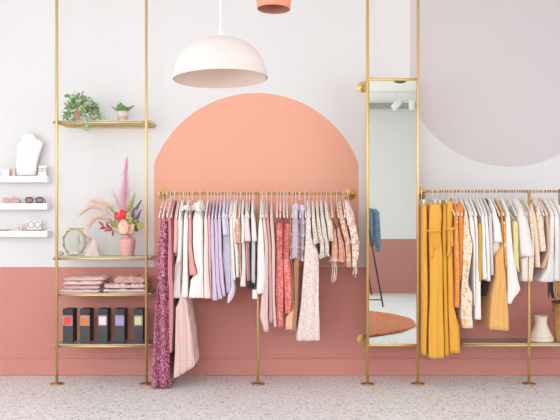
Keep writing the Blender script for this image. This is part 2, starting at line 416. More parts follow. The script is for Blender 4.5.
def body_mesh(rows, x0, zr, kind, y_top, w0, fold, lam, seed, slope=0, wflare=1.0, inset=0.0):
    """closed cloth body seen edge-on; rows = (picture row, left, right) of its front edge"""
    rnd = random.Random(seed); ph = rnd.uniform(0, 6); ph2 = rnd.uniform(0, 6); wob = rnd.uniform(.5, 1.2); fold *= .6
    zh = max(wz(rows[-1][0], DG), .014)-zr
    zt0 = wz(y_top, DG)-zr
    NF, NS = 17, 7; NV = max(12, int((zt0-zh)/.03)+6)
    b = B(); loops = []
    for j in range(NV+1):
        v = j/NV; v = v**1.15
        pts = []
        wv = w0*(1+(wflare-1)*v)
        def zz(y, x, t):
            top = arm(y)+.010 if kind == 'shoulder' else zt0-(.012*(y/w0)**2)
            return top*(1-v)+(zh+slope*(x/t if t else 0))*v+0.006*math.sin(9*x/.05+ph)*v*fold*20
        zc = (zt0)*(1-v)+zh*v
        xl, xr = interp(rows, CY-(zr+zc-CZ)*F/DG)
        c = wx((xl+xr)/2, DG)-x0; t = max(wx(xr, DG)-wx(xl, DG), .003)/2
        c += min(t*.1, .002)*math.sin(7*v*wob+ph); t *= .95+.04*math.sin(11*v+ph2)
        sh = min(1, .45+v*9) if kind == 'shoulder' else min(1, .8+v*4)
        t *= sh
        A = fold*(.25+.75*min(1, v*1.6))
        def fr(x): return A*math.sin(2*PI*x/lam+ph+.6*math.sin(3*wob*v+ph2))+.2*A*math.sin(2*PI*x/(lam*.43)+ph2)
        loop = []
        for i in range(NF):                                  # front edge
            s = -1+2*i/(NF-1); x = t*math.sin(s*PI/2)
            y = -wv+.016*min(1, t/.02)*abs(s)**3+fr(x)*(1-abs(s)**4)
            loop.append((c+x, y, zz(-wv, x, t)))
        for i in range(1, NS+1):                             # right side
            y = -wv+2*wv*i/(NS+1); bul = 1-.12*math.cos(2*PI*i/(NS+1)+ph)
            x = t*min(1.0, bul); loop.append((c+x, y, zz(y, x, t)))
        for i in range(NF):
            s = 1-2*i/(NF-1); x = t*math.sin(s*PI/2)
            y = wv-.016*min(1, t/.02)*abs(s)**3+fr(x)*(1-abs(s)**4)
            loop.append((c+x, y, zz(wv, x, t)))
        for i in range(NS, 0, -1):
            y = -wv+2*wv*i/(NS+1); bul = 1-.12*math.cos(2*PI*i/(NS+1)+ph2)
            x = -t*min(1.0, bul); loop.append((c+x, y, zz(y, x, t)))
        loops.append([b.verts.new(p) for p in loop])
    M = len(loops[0])
    for a, bb in zip(loops, loops[1:]):
        for k in range(M): b.faces.new((a[k], a[(k+1) % M], bb[(k+1) % M], bb[k]))
    for L in (loops[0], loops[-1]):                          # close top and hem
        R_ = L[NF:NF+NS]; Lf = L[2*NF+NS:][::-1]
        b.faces.new(L[:NF]+[R_[0], Lf[0]])
        for i in range(NS-1): b.faces.new((R_[i], R_[i+1], Lf[i+1], Lf[i]))
        b.faces.new([R_[-1]]+L[NF+NS:2*NF+NS]+[Lf[-1]])
    return b
def sleeve_mesh(rows, x0, zr, side, yc, hd, seed, fold=.004):
    rnd = random.Random(seed); ph = rnd.uniform(0, 6); b = B(); loops = []
    z0 = wz(rows[0][0], DG)-zr; z1 = wz(rows[-1][0], DG)-zr; NV = max(8, int((z0-z1)/.025)+3); K = 20
    for j in range(NV+1):
        v = j/NV; z = z0+(z1-z0)*v
        xl, xr = interp(rows, CY-(zr+z-CZ)*F/DG); c = wx((xl+xr)/2, DG)-x0; t = (wx(xr, DG)-wx(xl, DG))/2
        k_ = min(1, .3+v*4); loop = []
        for k in range(K):
            a = 2*PI*k/K; r = 1+.10*math.sin(4*a+ph+2*v)
            cs, sn = math.cos(a), math.sin(a)
            loop.append((c+t*k_*math.copysign(abs(cs)**.8, cs), side*(yc+hd*(.55+.45*v)*sn*r), z+.004*math.sin(3*a+ph)*v))
        loops.append([b.verts.new(p) for p in loop])
    for a, bb in zip(loops, loops[1:]):
        for k in range(K): b.faces.new((a[k], a[(k+1) % K], bb[(k+1) % K], bb[k]))
    b.faces.new(loops[0]); b.faces.new(loops[-1]); return b
SEED = [100]
def garment(name, label, cat, short, m, rows, zr, kind='shoulder', w=.19, fold=.006, lam=.028, sleeve=None, straps=False,
            slope=0, yaw=0, flare=1.0, belt=None, hx=None, hm=None, hk=None, strings=None, tagc=None, ruffle=None, group=None, sm=None, dip=0):
    SEED[0] += 1; sd = SEED[0]
    x0 = wx((rows[0][1]+rows[0][2])/2, DG) if hx is None else wx(hx, DG)
    hangkind = hk or ('clip' if kind == 'flat' else 'arm')
    if hm is None: hm = hang_white
    hanger(x0, zr, math.radians(yaw), short, hangkind, hm)
    g = thing(name, label, cat, (x0, YR, zr), group, math.radians(yaw))
    W = w-.035 if sleeve else w
    obj('body', body_mesh(rows, x0, zr, kind, rows[0][0], W, fold, lam, sd, slope, flare), m, g, local=True)
    if sleeve:
        for s in (1, -1): obj('sleeve', sleeve_mesh(sleeve, x0, zr, -s, W+.012, .042, sd+s), sm or m, g, local=True)
    if straps:
        zt = wz(rows[0][0], DG)-zr; xc = wx((rows[0][1]+rows[0][2])/2, DG)-x0
        tt = wx(rows[0][2], DG)-wx(rows[0][1], DG)
        for s in (-1, 1):
            b = B(); y = s*W*.82; za = arm(y)+.007
            for q in (-1, 1):
                tube(b, [(0, y, za), (.006*q, y, za-.004), (xc+q*tt*.32, y+s*.004, zt-.012)], .004, 6)
            obj('strap', b, m, g, local=True)
    if belt:                                                 # sash tied at the waist
        yb, half = belt; xl, xr = interp(rows, yb); zc = wz(yb, DG)-zr; c = wx((xl+xr)/2, DG)-x0; t = (wx(xr, DG)-wx(xl, DG))/2+.004
        b = B(); pts = []
        for k in range(24):
            a = 2*PI*k/24; cs, sn = math.cos(a), math.sin(a)
            pts.append((c+t*math.copysign(abs(cs)**.35, cs), (W+.008)*math.copysign(abs(sn)**.6, sn), zc))
        tube(b, pts, .010, 8, closed=True)
        ky = -W-.018; kx = c-t*.35 if half else c
        ell(b, (kx, ky, zc), .011, .010, .012, 10, 6)
        bw = min(.034, t*1.1+.012)
        for q in (-1, 1):                                    # bow loops, then flat tails
            ell(b, (kx+q*bw*.55, ky-.004, zc+.004), bw*.5, .007, .011, 10, 6, Matrix.Rotation(q*.35, 3, 'Y'))
            r0 = None; tl = .20 if q < 0 else .13
            for i in range(7):
                f = i/6; xx_ = kx+q*(.006+.010*f)+.003*math.sin(5*f+q); zz_ = zc-.006-tl*f; hw_ = .006+.007*f
                row = [b.verts.new((xx_-hw_, ky-.004+.004*math.sin(6*f), zz_)), b.verts.new((xx_+hw_, ky-.001, zz_+.004*q)), b.verts.new((xx_+hw_, ky+.004, zz_+.004*q)), b.verts.new((xx_-hw_, ky+.001, zz_))]
                if r0:
                    for k in range(4): b.faces.new((r0[k], r0[(k+1) % 4], row[(k+1) % 4], row[k]))
                else: b.faces.new(row)
                r0 = row
            b.faces.new(r0)
        obj('belt', b, m, g, local=True)
    if strings:
        b = B()
        for (xa, ya, xb, yb) in strings:
            p0 = (wx(xa, DG)-x0, -W*.8, wz(ya, DG)-zr); p1 = (wx(xb, DG)-x0, -W*.8-.02, wz(yb, DG)-zr)
            mid = ((p0[0]+p1[0])/2+.008, -W*.8-.02, (p0[2]+p1[2])/2); tube(b, [p0, mid, p1], .0032, 6)
        obj('tie', b, sm or m, g, local=True)
    if ruffle:                                               # frilled trims: (row, left, right)
        for (yy, xl, xr) in ruffle:
            b = B()
            c = wx((xl+xr)/2, DG)-x0; t = (wx(xr, DG)-wx(xl, DG))/2; z = wz(yy, DG)-zr
            pr = [[], []]; K = 40
            for k in range(K):
                a = 2*PI*k/K; cs, sn = math.cos(a), math.sin(a)
                wob = 1+.14*math.sin(a*13+sd); wv = W+.012
                pr[0].append(b.verts.new((c+t*.85*math.copysign(abs(cs)**.5, cs), (wv-.02)*math.copysign(abs(sn)**.7, sn), z+.016)))
                pr[1].append(b.verts.new((c+(t+.013)*wob*math.copysign(abs(cs)**.5, cs), (wv+.008)*wob*math.copysign(abs(sn)**.7, sn), z-.026+.006*math.sin(a*7+sd))))
            for k in range(K): b.faces.new((pr[0][k], pr[0][(k+1) % K], pr[1][(k+1) % K], pr[1][k]))
            obj('ruffle', b, sm or m, g, local=True)
    if tagc:
        xl, yt, xr, yb = tagc; y = -W-.02
        b = B(); box(b, wx(xl, DG)-x0, wx(xr, DG)-x0, y-.001, y+.001, wz(yb, DG)-zr, wz(yt, DG)-zr); o = obj('price_tag', b, mat('tag card', 'f3e9df', .8), g, smooth=False, local=True)
        b = B(); xm = wx((xl+xr)/2, DG)-x0; tube(b, [(xm, y, wz(yt, DG)-zr), (xm-.002, y, wz(yt-12, DG)-zr)], .0012, 5); obj('tag_string', b, white_plastic, o, local=True)
    return g

# fabrics
magenta = fabric('magenta floral cotton', 'ab4f70', 'floral', 'e8b9c6', '873a58', 74, .40)
rose = fabric('rose satin', 'd98f95'); burg = fabric('dark rose crepe', '9c4a58'); peach = fabric('peach crepe', 'efc0b2')
white = fabric('white cotton', 'fcf8f3'); offw = fabric('off white linen', 'f8f0e8'); cream = fabric('cream cotton', 'f8eae0')
ging = fabric('pale pink gingham', 'f9e4dd', 'gingham', 'ecbdb3', None, 58)
coral = fabric('coral crepe', 'efaaa0'); pink = fabric('candy pink cotton', 'eeb2b8'); lav = fabric('lavender cotton', 'd9cde6')
lavp = fabric('pinkish lavender cotton', 'e3cbe0'); lavb = fabric('pale blue lavender cotton', 'dfe0f0'); lila = fabric('sheer lilac voile', 'e4d6e2')
lace = fabric('white eyelet lace', 'f3efe9', 'floral', 'cfc3b8', None, 55, .22)
sand = fabric('peach brown print', 'e0aa8e', 'blotch', 'f1d3bf', 'b0785c', 45, .55)
pinkw = fabric('pink tinted cotton', 'f3dfe4'); blush = fabric('blush satin', 'efcfca'); dusty = fabric('dusty rose satin', 'd9a5a2')
redfl = fabric('red floral chiffon', 'ef7a72', 'blotch', 'f8a498', 'fcdccb', 32, .53)
corfl = fabric('coral floral chiffon', 'f0817c', 'blotch', 'f6aaa0', 'fad8cc', 30, .55)
peachs = fabric('apricot peach satin', 'f3c3a0'); tan = fabric('tan linen', 'b98462'); lilac = fabric('lilac dotted cotton', 'e9e1f2', 'floral', 'f1eaf6', None, 70, .25)
blushfl = fabric('blush floral viscose', 'f2e2da', 'floral', 'e2b8ab', 'f8f0eb', 85, .34)
speck = fabric('beige speckled lace', 'efe3d8', 'floral', 'b3998a', 'faf4ee', 70, .3)
orafl = fabric('orange floral jersey', 'f6b698', 'blotch', 'fadfcd', 'e08a68', 50, .58)
whfl = fabric('white and orange floral cotton', 'f9ece2', 'blotch', 'f2b497', 'e0806e', 26, .57)
must = fabric('mustard linen', 'f3b445'); mustd = fabric('deep mustard linen', 'e6aa38'); apri = fabric('apricot cotton', 'f5bd72')
oradot = fabric('orange dotted cotton', 'f09a3c', 'floral', 'fbe3c4', None, 75, .3); rust = fabric('orange crepe', 'e9953a')
crefl = fabric('cream and orange floral cotton', 'fbecdb', 'blotch', 'f6c888', 'f0a67c', 22, .56)
yel = fabric('pale yellow cotton', 'f1e09c'); beige = fabric('warm beige crepe', 'dfb99b'); black = fabric('black jersey', '2b2324')
brown = fabric('dark brown suede', '4a332b'); crfl2 = fabric('cream peach floral voile', 'f8ead9', 'blotch', 'f3cfa4', 'e9b48c', 40, .58)
pleat = fabric('white pleated voile', 'faf5f2')
Z1, Z2 = ZR1, ZR2
D = 'dress'; T = 'top'
def G1(*a, **k): return garment(*a, zr=Z1, **k)
def G2(*a, **k): return garment(*a, zr=Z2, **k)
GL = 'garments on the left rail'; GR = 'garments on the right rail'
SH = 216
# ---- left rail, from its left end
G1('maxi_dress', 'magenta floral maxi dress reaching the floor at the left rail end', D, 'magenta floral maxi dress', magenta, [(221, 159.5, 168), (240, 158.5, 168.3), (270, 157.2, 167.4), (300, 155.5, 168.8), (345, 153.3, 169.8), (370, 151.5, 170.5), (389, 150.3, 172.5)], kind='flat', hk='arm', w=.15, fold=.045, lam=.07, straps=True, hx=160.2, flare=1.25)
G1('satin_dress', 'long plain rose satin dress beside the magenta floral maxi dress', D, 'long rose satin dress', rose, [(SH, 168.6, 171.8), (240, 168.8, 172.3), (270, 168, 173), (295, 169.5, 173.5), (315, 169.8, 174), (352, 170.2, 172.4)], hx=163.8, fold=.005)
G1('blouse', 'narrow dark rose blouse right of the long rose satin dress', T, 'dark rose blouse', burg, [(SH, 172.1, 174.2), (240, 172.7, 174.3), (280, 173.3, 174.5)], hx=168)
G1('blouse', 'peach blouse with short sleeves between dark rose and white blouses', T, 'short sleeved peach blouse', peach, [(SH, 174.6, 177.6), (240, 174.6, 177.8), (256, 174.7, 176.8)], sleeve=[(212, 174.8, 177.7), (230, 174.4, 179), (252, 174, 178)], hx=172)
G1('shirt', 'sheer white long shirt hanging over the gingham dress, leftmost white piece', T, 'leftmost sheer white shirt', white, [(SH, 178, 182.7), (250, 178.2, 182.6), (270, 174.4, 181.3), (298, 172.9, 180.6)], hx=177.4, sleeve=[(211, 178.2, 182.8), (232, 178.8, 183), (262, 177.6, 182)])
G1('gingham_dress', 'long pale pink gingham dress with tiered hem below the white shirts', D, 'pale pink gingham dress', ging, [(SH, 183.0, 183.4), (280, 181.8, 182.2), (298, 180.6, 181), (303, 176, 187.5), (345, 175.2, 192.5), (372, 173, 195.5)], hx=181.5, fold=.024, lam=.05, slope=.05)
G1('blouse', 'white frilled-shoulder blouse, second white piece from the left', T, 'frilled white blouse', white, [(SH, 183.7, 188.7), (250, 183.6, 188.4), (297, 181.3, 188.2)], hx=185.5, ruffle=[(207.5, 182.8, 190)])
G1('blouse', 'coral blouse flaring at its hem between two white blouses', T, 'flared coral blouse', coral, [(SH, 189, 191.7), (245, 188.9, 192.3), (262, 189.1, 194.2), (275, 189.6, 197.3)], hx=190)
G1('blouse', 'wide bright white blouse with puffed shoulders right of the coral blouse', T, 'wide white puffed blouse', white, [(SH, 192.3, 203.6), (240, 192.9, 203.6), (258, 194.5, 203.8), (274, 198, 203.9), (279, 190.5, 204), (297.5, 188.8, 204)], hx=198, fold=.012, lam=.04, ruffle=[(205, 192.5, 202.5), (207.5, 192.5, 203.5)])
G1('top', 'cream long top right of the wide white puffed blouse', T, 'cream long top', cream, [(SH, 204.4, 208), (250, 204.1, 208.6), (298, 204.3, 210.9)], hx=206)
G1('top', 'thin candy pink top left of the lavender tops', T, 'thin candy pink top', pink, [(SH, 208.3, 210.9), (250, 208.9, 211.3), (298, 211.1, 212)], hx=209.5)
G1('top', 'lavender top, leftmost of the three matching lavender tops', T, 'leftmost lavender top', lav, [(SH, 211.3, 213.9), (250, 211.6, 215), (280, 212.2, 216.2), (300, 212.6, 218)], hx=213, group='lavender tops')
G1('top', 'lavender top in the middle of the three lavender tops', T, 'middle lavender top', lav, [(SH, 214.4, 217.4), (250, 215.3, 218.7), (280, 216.5, 220), (298.5, 218.3, 222.5)], hx=216.3, group='lavender tops')
G1('top', 'pinker lavender top, rightmost of the three lavender tops', T, 'rightmost pinkish lavender top', lavp, [(SH, 217.8, 221), (250, 219, 222), (280, 220.3, 223.8), (296, 222.8, 225.5)], hx=219.5, group='lavender tops')
G1('shirt', 'pale blue-lavender shirt right of the lavender tops', T, 'pale blue-lavender shirt', lavb, [(SH, 221.4, 225.6), (235, 222.4, 228), (260, 222.6, 230), (293, 225.9, 231)], hx=223.2, sleeve=[(211, 221.6, 225.6), (235, 223, 228.5)])
G1('blouse', 'sheer lilac blouse with pointed hem hanging below its neighbours', T, 'sheer pointed lilac blouse', lila, [(SH, 226.1, 228.4), (235, 228.4, 229.4), (262, 230.4, 231.2), (288, 231.5, 235.5), (296, 228.2, 234.5), (302.5, 227.6, 230)], hx=226.5)
G1('top', 'white eyelet lace top right of the pale blue-lavender shirt', T, 'white eyelet lace top', lace, [(SH, 229.2, 232.5), (230, 229.8, 233), (262, 231.6, 235), (280, 232, 235.5)], hx=229.5)
G1('blouse', 'cream blouse left of the brown print blouse', T, 'small cream blouse', offw, [(SH, 232.9, 236.5), (235, 233.3, 236.3), (255, 235.3, 238.5), (277, 236, 238.9)], hx=233)
G1('blouse', 'peach and brown print blouse with gathered short sleeve', T, 'peach brown print blouse', sand, [(SH, 236.9, 240), (235, 236.9, 241.2), (245, 238, 241), (278, 239.4, 241.3)], hx=236, sleeve=[(214, 236.5, 240), (231, 233.6, 241.3), (243, 235.8, 241)])
G1('t_shirt', 'white short-sleeved tee, leftmost of the tees beside the rail pole', T, 'leftmost white tee', white, [(SH, 240.6, 244), (240, 241.6, 244.5), (270, 241.7, 246), (286.5, 239.8, 246.8)], hx=239.7, sleeve=[(211, 240.8, 244.2), (228, 241.6, 245.3), (243, 241, 244.8)])
G1('t_shirt', 'candy pink tee between the two white tees left of the pole', T, 'candy pink tee', pink, [(SH, 244.9, 249), (240, 245.2, 249.3), (270, 246.5, 250), (281, 247.2, 250.2)], hx=245.8, sleeve=[(210, 244.8, 249.2), (225, 244.6, 250), (241, 244.6, 251)], sm=pinkw)
G1('camisole', 'black camisole whose dark hem shows below the tees', T, 'black camisole', black, [(SH, 249.55, 249.75), (270, 250.3, 250.5), (281, 250.5, 250.8), (284.5, 247.2, 254.8), (288.5, 247.5, 254.5)], hx=249)
G1('t_shirt', 'white tee with paper price tag just left of the rail pole', T, 'white tee with a price tag', white, [(SH, 250.4, 253.6), (245, 251.2, 255.3), (260, 251.3, 255.4), (283, 250.9, 255.4)], hx=252.5, sleeve=[(210, 250.5, 253.8), (225, 251.2, 256), (241, 252, 257)], tagc=(252.5, 289.5, 257, 298.5))
G1('t_shirt', 'long plain white tee just right of the rail pole', T, 'long white tee right of the pole', white, [(SH, 259.5, 262.3), (250, 259.5, 263.9), (293, 259.5, 264.3)], hx=260.5, sleeve=[(212, 259.2, 262.4), (250, 257.5, 264.6), (275, 257.3, 266), (293, 256.3, 264)])
G1('wrap_dress', 'blush satin wrap dress with pointed hem right of the long white tee', D, 'pointed blush satin wrap dress', blush, [(SH, 262.6, 265.4), (250, 264.7, 268.4), (285, 264.9, 268.5), (298, 261.5, 268.6), (316, 259.9, 268.6), (331, 264, 268.8)], hx=262.4, fold=.008)
G1('wrap_dress', 'narrow dusty rose satin dress between two blush dresses', D, 'narrow dusty rose dress', dusty, [(SH, 265.8, 269), (250, 268.9, 271.5), (300, 269, 272.3), (322, 269.2, 273)], hx=266)
G1('wrap_dress', 'second blush satin dress, left neighbour of the red floral dress', D, 'second blush satin dress', blush, [(SH, 269.5, 273), (250, 271.8, 275), (300, 272.6, 275.2), (326.5, 273.8, 276.6)], hx=271)
G1('floral_dress', 'red floral chiffon dress on thin straps right of the blush dresses', D, 'red floral chiffon dress', redfl, [(222, 276.3, 283.4), (250, 275.9, 282.6), (290, 275.7, 283.6), (327.5, 277.2, 283.6)], kind='flat', hk='arm', w=.16, straps=True, fold=.014, lam=.035, hx=277)
G1('top', 'dark red strappy top barely seen between the two floral dresses', T, 'dark red strappy top', fabric('dark red crepe', 'b2434c'), [(218, 283.5, 283.9), (260, 282.9, 283.1)], kind='flat', hk='arm', straps=True, hx=280.3)
G1('floral_dress', 'lighter coral floral chiffon dress, shorter than the red one', D, 'lighter coral floral dress', corfl, [(222, 284, 290.4), (250, 283.2, 289.7), (290, 284, 292.8), (313.5, 285.3, 292.4)], kind='flat', hk='arm', w=.16, straps=True, fold=.014, lam=.035, hx=284)
G1('slip_dress', 'apricot peach slip dress showing below the coral floral dress', D, 'apricot peach slip dress', peachs, [(SH, 290.5, 291), (245, 289.8, 290), (280, 292.9, 293.3), (312, 292.8, 293.4), (316, 286, 293.6), (329, 285.3, 294)], hx=287.2)
G1('blouse', 'lilac dotted ruffled blouse, left one of two', T, 'left lilac ruffled blouse', lilac, [(206, 293, 298.4), (225, 291.7, 299.4), (245, 290.2, 299.7), (259, 291, 299.6)], w=.15, kind='flat', hk='arm', hx=292.2, fold=.012, lam=.03, ruffle=[(206, 293, 298.6), (219, 292, 299.2), (232, 291, 299.4), (245, 290, 299.6), (255, 290.5, 299.5)])
G1('trousers', 'tan linen trousers hanging below the lilac ruffled blouses', 'trousers', 'tan linen trousers', tan, [(SH, 299.5, 299.8), (255, 299.9, 300.2), (264, 293.5, 299), (300, 294.2, 297.6), (331, 291.5, 296.2)], hx=296)
G1('blouse', 'lilac dotted ruffled blouse, right one of two', T, 'right lilac ruffled blouse', lilac, [(206, 299.6, 304.2), (225, 300.1, 305.3), (250, 300.6, 303.8), (262, 301, 303.2)], w=.15, kind='flat', hk='arm', hx=300, fold=.012, lam=.03, ruffle=[(207, 299.6, 304.5), (220, 300, 305), (233, 300.3, 304.8), (246, 300.4, 304), (257, 300.6, 303.6)])
G1('maxi_dress', 'long blush floral maxi dress hanging lowest on the right half', D, 'long blush floral maxi dress', blushfl, [(SH, 305.7, 311), (238, 305.6, 311.6), (256, 304.4, 318.5), (300, 300, 319.2), (340, 296.4, 320)], hx=305.5, fold=.02, lam=.075)
for i, (a, nm, rows, hx) in enumerate([
    ('leftmost', 'leftmost', [(SH, 311.5, 315), (232, 312.2, 316.8), (243, 313, 318.5)], 310),
    ('second', 'second', [(SH, 315.6, 318.9), (232, 317.2, 321.2), (243, 319.8, 324), (257.5, 319.6, 324.3)], 314),
    ('third', 'third', [(SH, 319.6, 323.5), (232, 321.6, 326.5), (245, 324.6, 328.8), (256, 324.6, 328.4)], 318),
    ('rightmost', 'rightmost', [(SH, 324.3, 328), (228, 326.9, 332.8), (241, 328.9, 333.3)], 322)]):
    G1('lace_top', f'beige speckled lace top, {a} of four beside the floral maxi', T, f'{nm} beige speckled lace top', speck, rows, hx=hx, fold=.01, lam=.02, group='beige speckled lace tops', ruffle=[(rows[-1][0]-3, rows[-1][1]-.3, rows[-1][2]+.3)], hm=hang_pink)
G1('bikini_top', 'orange crop top with long dangling ties, left one of two', T, 'left orange crop top', orafl, [(228, 333.6, 335.8), (243, 331.6, 337.6), (262, 331.6, 337.8)], hx=327.5, kind='flat', hk='arm', w=.15, straps=True, strings=[(332, 260, 331.5, 281), (333.5, 260, 334, 282), (335, 260, 336, 280), (334.5, 260, 332.6, 283), (336, 260, 335.2, 281)], ruffle=[(258, 331, 338.2)], hm=hang_pink, fold=.01, lam=.02, sm=fabric('blush tie', 'efd6cf'))
G1('bikini_top', 'orange crop top without ties, right one of two', T, 'right orange crop top', orafl, [(226, 337, 340), (243, 338.4, 344.2), (262, 338.6, 345.8)], hx=332, kind='flat', hk='arm', w=.15, straps=True, ruffle=[(258, 338.2, 346)], hm=hang_pink, fold=.01, lam=.02)
G1('floral_blouse', 'green, orange and white floral top left of the rail end', T, 'floral top left of the end one', fabric('mixed floral cotton', 'f3d3bd', 'blotch', 'ee9f78', '7f9a72', 42, .52), [(SH, 338.4, 343), (228, 340.8, 347), (243, 344.7, 349.8), (267, 346.5, 351)], hx=338, hm=hang_pink, fold=.01, lam=.022)
G1('floral_blouse', 'white and orange floral ruffled top at the right rail end', T, 'floral ruffled top at rail end', whfl, [(SH, 344.5, 350.5), (226, 348, 355.5), (240, 350.4, 358.2), (252, 351.2, 358.6), (267, 352, 355.8)], hx=344.5, hm=hang_pink, fold=.012, lam=.025, ruffle=[(222, 347, 355), (240, 350, 358.8)], strings=[(353, 262, 352.5, 275), (355, 262, 356.3, 274), (354, 262, 354.8, 277)])
hanger(wx(350, DG), Z1, math.radians(-14), '', 'arm', hang_pink)

# ---- right rail, from the mirror
G2('dress', 'mustard dress with tied waist beside the mirror, leftmost of four', D, 'leftmost mustard dress', must, [(204, 424.2, 427.6), (230, 424.2, 428.4), (300, 424.2, 428.7), (356, 424.2, 427.5)], kind='flat', w=.12, fold=.007, lam=.05, hx=425, group='mustard dresses')
G2('dress', 'widest mustard dress with tied waist, second from the mirror', D, 'widest mustard dress', must, [(203, 429.2, 443), (215, 429.5, 442.7), (231, 429.1, 441.2), (260, 429.6, 442.8), (300, 429.6, 443.6), (358, 428.3, 444)], kind='flat', w=.15, fold=.016, lam=.085, hx=436, belt=(231, 1), flare=1.15, group='mustard dresses')
G2('dress', 'slim mustard dress, third from the mirror', D, 'slim third mustard dress', mustd, [(203, 443.6, 446.2), (231, 442.5, 446.8), (260, 443.6, 447), (300, 444.2, 448), (356, 444.6, 449)], kind='flat', w=.15, fold=.006, lam=.06, hx=441, group='mustard dresses')
G2('dress', 'mustard dress with flared hem, rightmost of four', D, 'rightmost mustard dress', must, [(200, 447, 453.8), (228, 447.4, 453), (260, 447.5, 453.5), (305, 448.6, 454), (316, 449, 457), (326, 449.4, 460.6), (353, 449.8, 461)], kind='flat', w=.15, fold=.012, lam=.06, hx=447.5, belt=(229, 0), group='mustard dresses')
G2('top', 'orange white-dotted long top right of the mustard dresses', T, 'orange dotted long top', oradot, [(SH, 454.2, 456.9), (260, 454.1, 458.6), (307, 454.7, 458.6)], hx=453)
G2('blouse', 'plain orange blouse between dotted top and cream floral dress', T, 'plain orange blouse', rust, [(203, 457.2, 462.3), (225, 457.5, 462), (255, 459, 461.5), (280, 459, 460)], kind='flat', hk='arm', w=.19, hx=457)
G2('floral_dress', 'cream dress with large orange flowers beside the orange blouse', D, 'cream dress with orange flowers', crefl, [(SH, 462.8, 467.6), (232, 462.4, 468.6), (247, 462, 471.8), (285, 460.5, 467.2), (295, 459.6, 471.8), (313, 459.8, 471), (327.5, 461.5, 472.8)], hx=460.5, fold=.012, lam=.035)
G2('top', 'cream linen top right of the orange flowered dress', T, 'cream linen top', offw, [(SH, 468, 472), (232, 469.2, 474), (247, 472.2, 474.5), (305, 473, 474)], hx=464.5)
G2('shirt', 'long white shirt, lowest hanging of the white tops', T, 'long white shirt', white, [(SH, 472.5, 475.8), (240, 474.8, 477), (270, 475, 477.2), (281, 474.2, 479.5), (319, 474.3, 480.4)], hx=468)
G2('top', 'mustard yellow sleeveless top glimpsed between white shirts', T, 'mustard sleeveless top', mustd, [(222, 477.3, 480.2), (240, 477.3, 481), (281, 477.8, 480.8)], kind='flat', hk='arm', straps=True, hx=471.5)
G2('shirt', 'white shirt right of the mustard sleeveless top', T, 'white shirt right of mustard top', white, [(SH, 479.8, 482.6), (240, 481.2, 484.2), (279, 481.5, 486)], hx=475)
G2('shirt', 'white shirt with grey seam, second right of mustard sleeveless top', T, 'second white shirt right of mustard top', fabric('cool white cotton', 'f5f2f2'), [(SH, 483.2, 486.5), (240, 484.6, 488), (281, 486.4, 489.6)], hx=478.5)
G2('top', 'pale lilac beige top left of the white wide-sleeved tee', T, 'pale lilac beige top', fabric('lilac beige voile', 'e6d9d6'), [(SH, 487, 490.4), (240, 488.4, 491.6), (275, 489.9, 492.2)], hx=482)
G2('top', 'dark brown suede top showing below the white shirts', T, 'dark brown suede top', brown, [(SH, 490.9, 491.2), (276, 492.2, 492.6), (281, 490.6, 492.6), (288, 488.5, 491.6), (297, 486, 489)], hx=485, w=.07)
G2('t_shirt', 'white wide-sleeved tee above the apricot dress', T, 'white tee above apricot dress', white, [(SH, 491.7, 497), (240, 493, 500.4), (256.5, 493.6, 500)], hx=489, sleeve=[(210, 490, 495), (226, 492.3, 499.8), (242, 492.6, 501.3)])
G2('dress', 'apricot dress hanging to knee height amid the white tops', D, 'apricot dress', apri, [(SH, 500.6, 501.2), (250, 501.5, 502), (258, 494.3, 503), (280, 494.2, 505.6), (300, 490.5, 506.8), (329.5, 488.5, 508)], hx=494.5, fold=.016, lam=.045, slope=-.006)
G2('top', 'orange floral sleeveless top left of the large white blouse', T, 'orange floral sleeveless top', fabric('bright orange floral', 'f0a24c', 'blotch', 'f8d9b0', 'e07a48', 40, .55), [(220, 501.8, 504.1), (245, 502.6, 504.7), (268, 503.9, 505.4)], kind='flat', hk='arm', straps=True, hx=497.5)
G2('blouse', 'large white blouse with long pointed hem', T, 'large pointed white blouse', white, [(SH, 504.4, 509), (245, 505, 511.6), (280, 506.2, 517), (289, 506.2, 519.3), (303.5, 506, 509.5)], hx=501.5, fold=.01, lam=.03)
G2('top', 'pale yellow sleeveless top right of the large pointed white blouse', T, 'pale yellow top', yel, [(220, 511.4, 516.6), (245, 512.1, 517.2), (262, 513.6, 517.6), (272, 517.2, 518)], kind='flat', hk='arm', straps=True, hx=506)
G2('blouse', 'white blouse with flared sleeve right of the pale yellow top', T, 'white flared sleeve blouse', fabric('soft white voile', 'f5efeb'), [(SH, 517.3, 525), (235, 518.2, 527.2), (257, 518.8, 531.5)], hx=514, fold=.01, lam=.03, sleeve=[(208, 515.6, 523), (232, 518, 529.3), (256, 519.5, 533.6)])
G2('top', 'cream slim top showing under the flared sleeve blouse', T, 'cream slim top under the blouse', cream, [(SH, 526, 526.3), (250, 528, 528.2), (257, 527, 527.4), (261, 520.3, 526.6), (281, 521, 526.3)], hx=521.5)
G2('top', 'peach floral voile top in front of the right rail pole', T, 'peach floral voile top', crfl2, [(SH, 527.4, 531), (245, 530.8, 532.9), (259, 527.5, 533), (281, 526.5, 531)], hx=524)
G2('blouse', 'peach ruffled sleeve blouse right of the right rail pole', T, 'peach ruffled blouse', fabric('pale peach voile', 'f7dcc4'), [(SH, 538, 541), (240, 538, 541.2), (251, 538, 542)], sleeve=[(203, 528.5, 532), (225, 531, 536), (245, 533.3, 537.8), (267, 534.5, 538.8)], hx=538, ruffle=[(247, 537.9, 542.5)])
G2('blouse', 'cream floral blouse with draped frill left of the pleated skirts', T, 'cream floral frilled blouse', crfl2, [(SH, 541.2, 543.5), (240, 541.5, 545), (252, 542.2, 545.4)], hx=541.7, sleeve=[(206, 534, 538.5), (225, 535.5, 542.3), (251, 537.8, 545)])
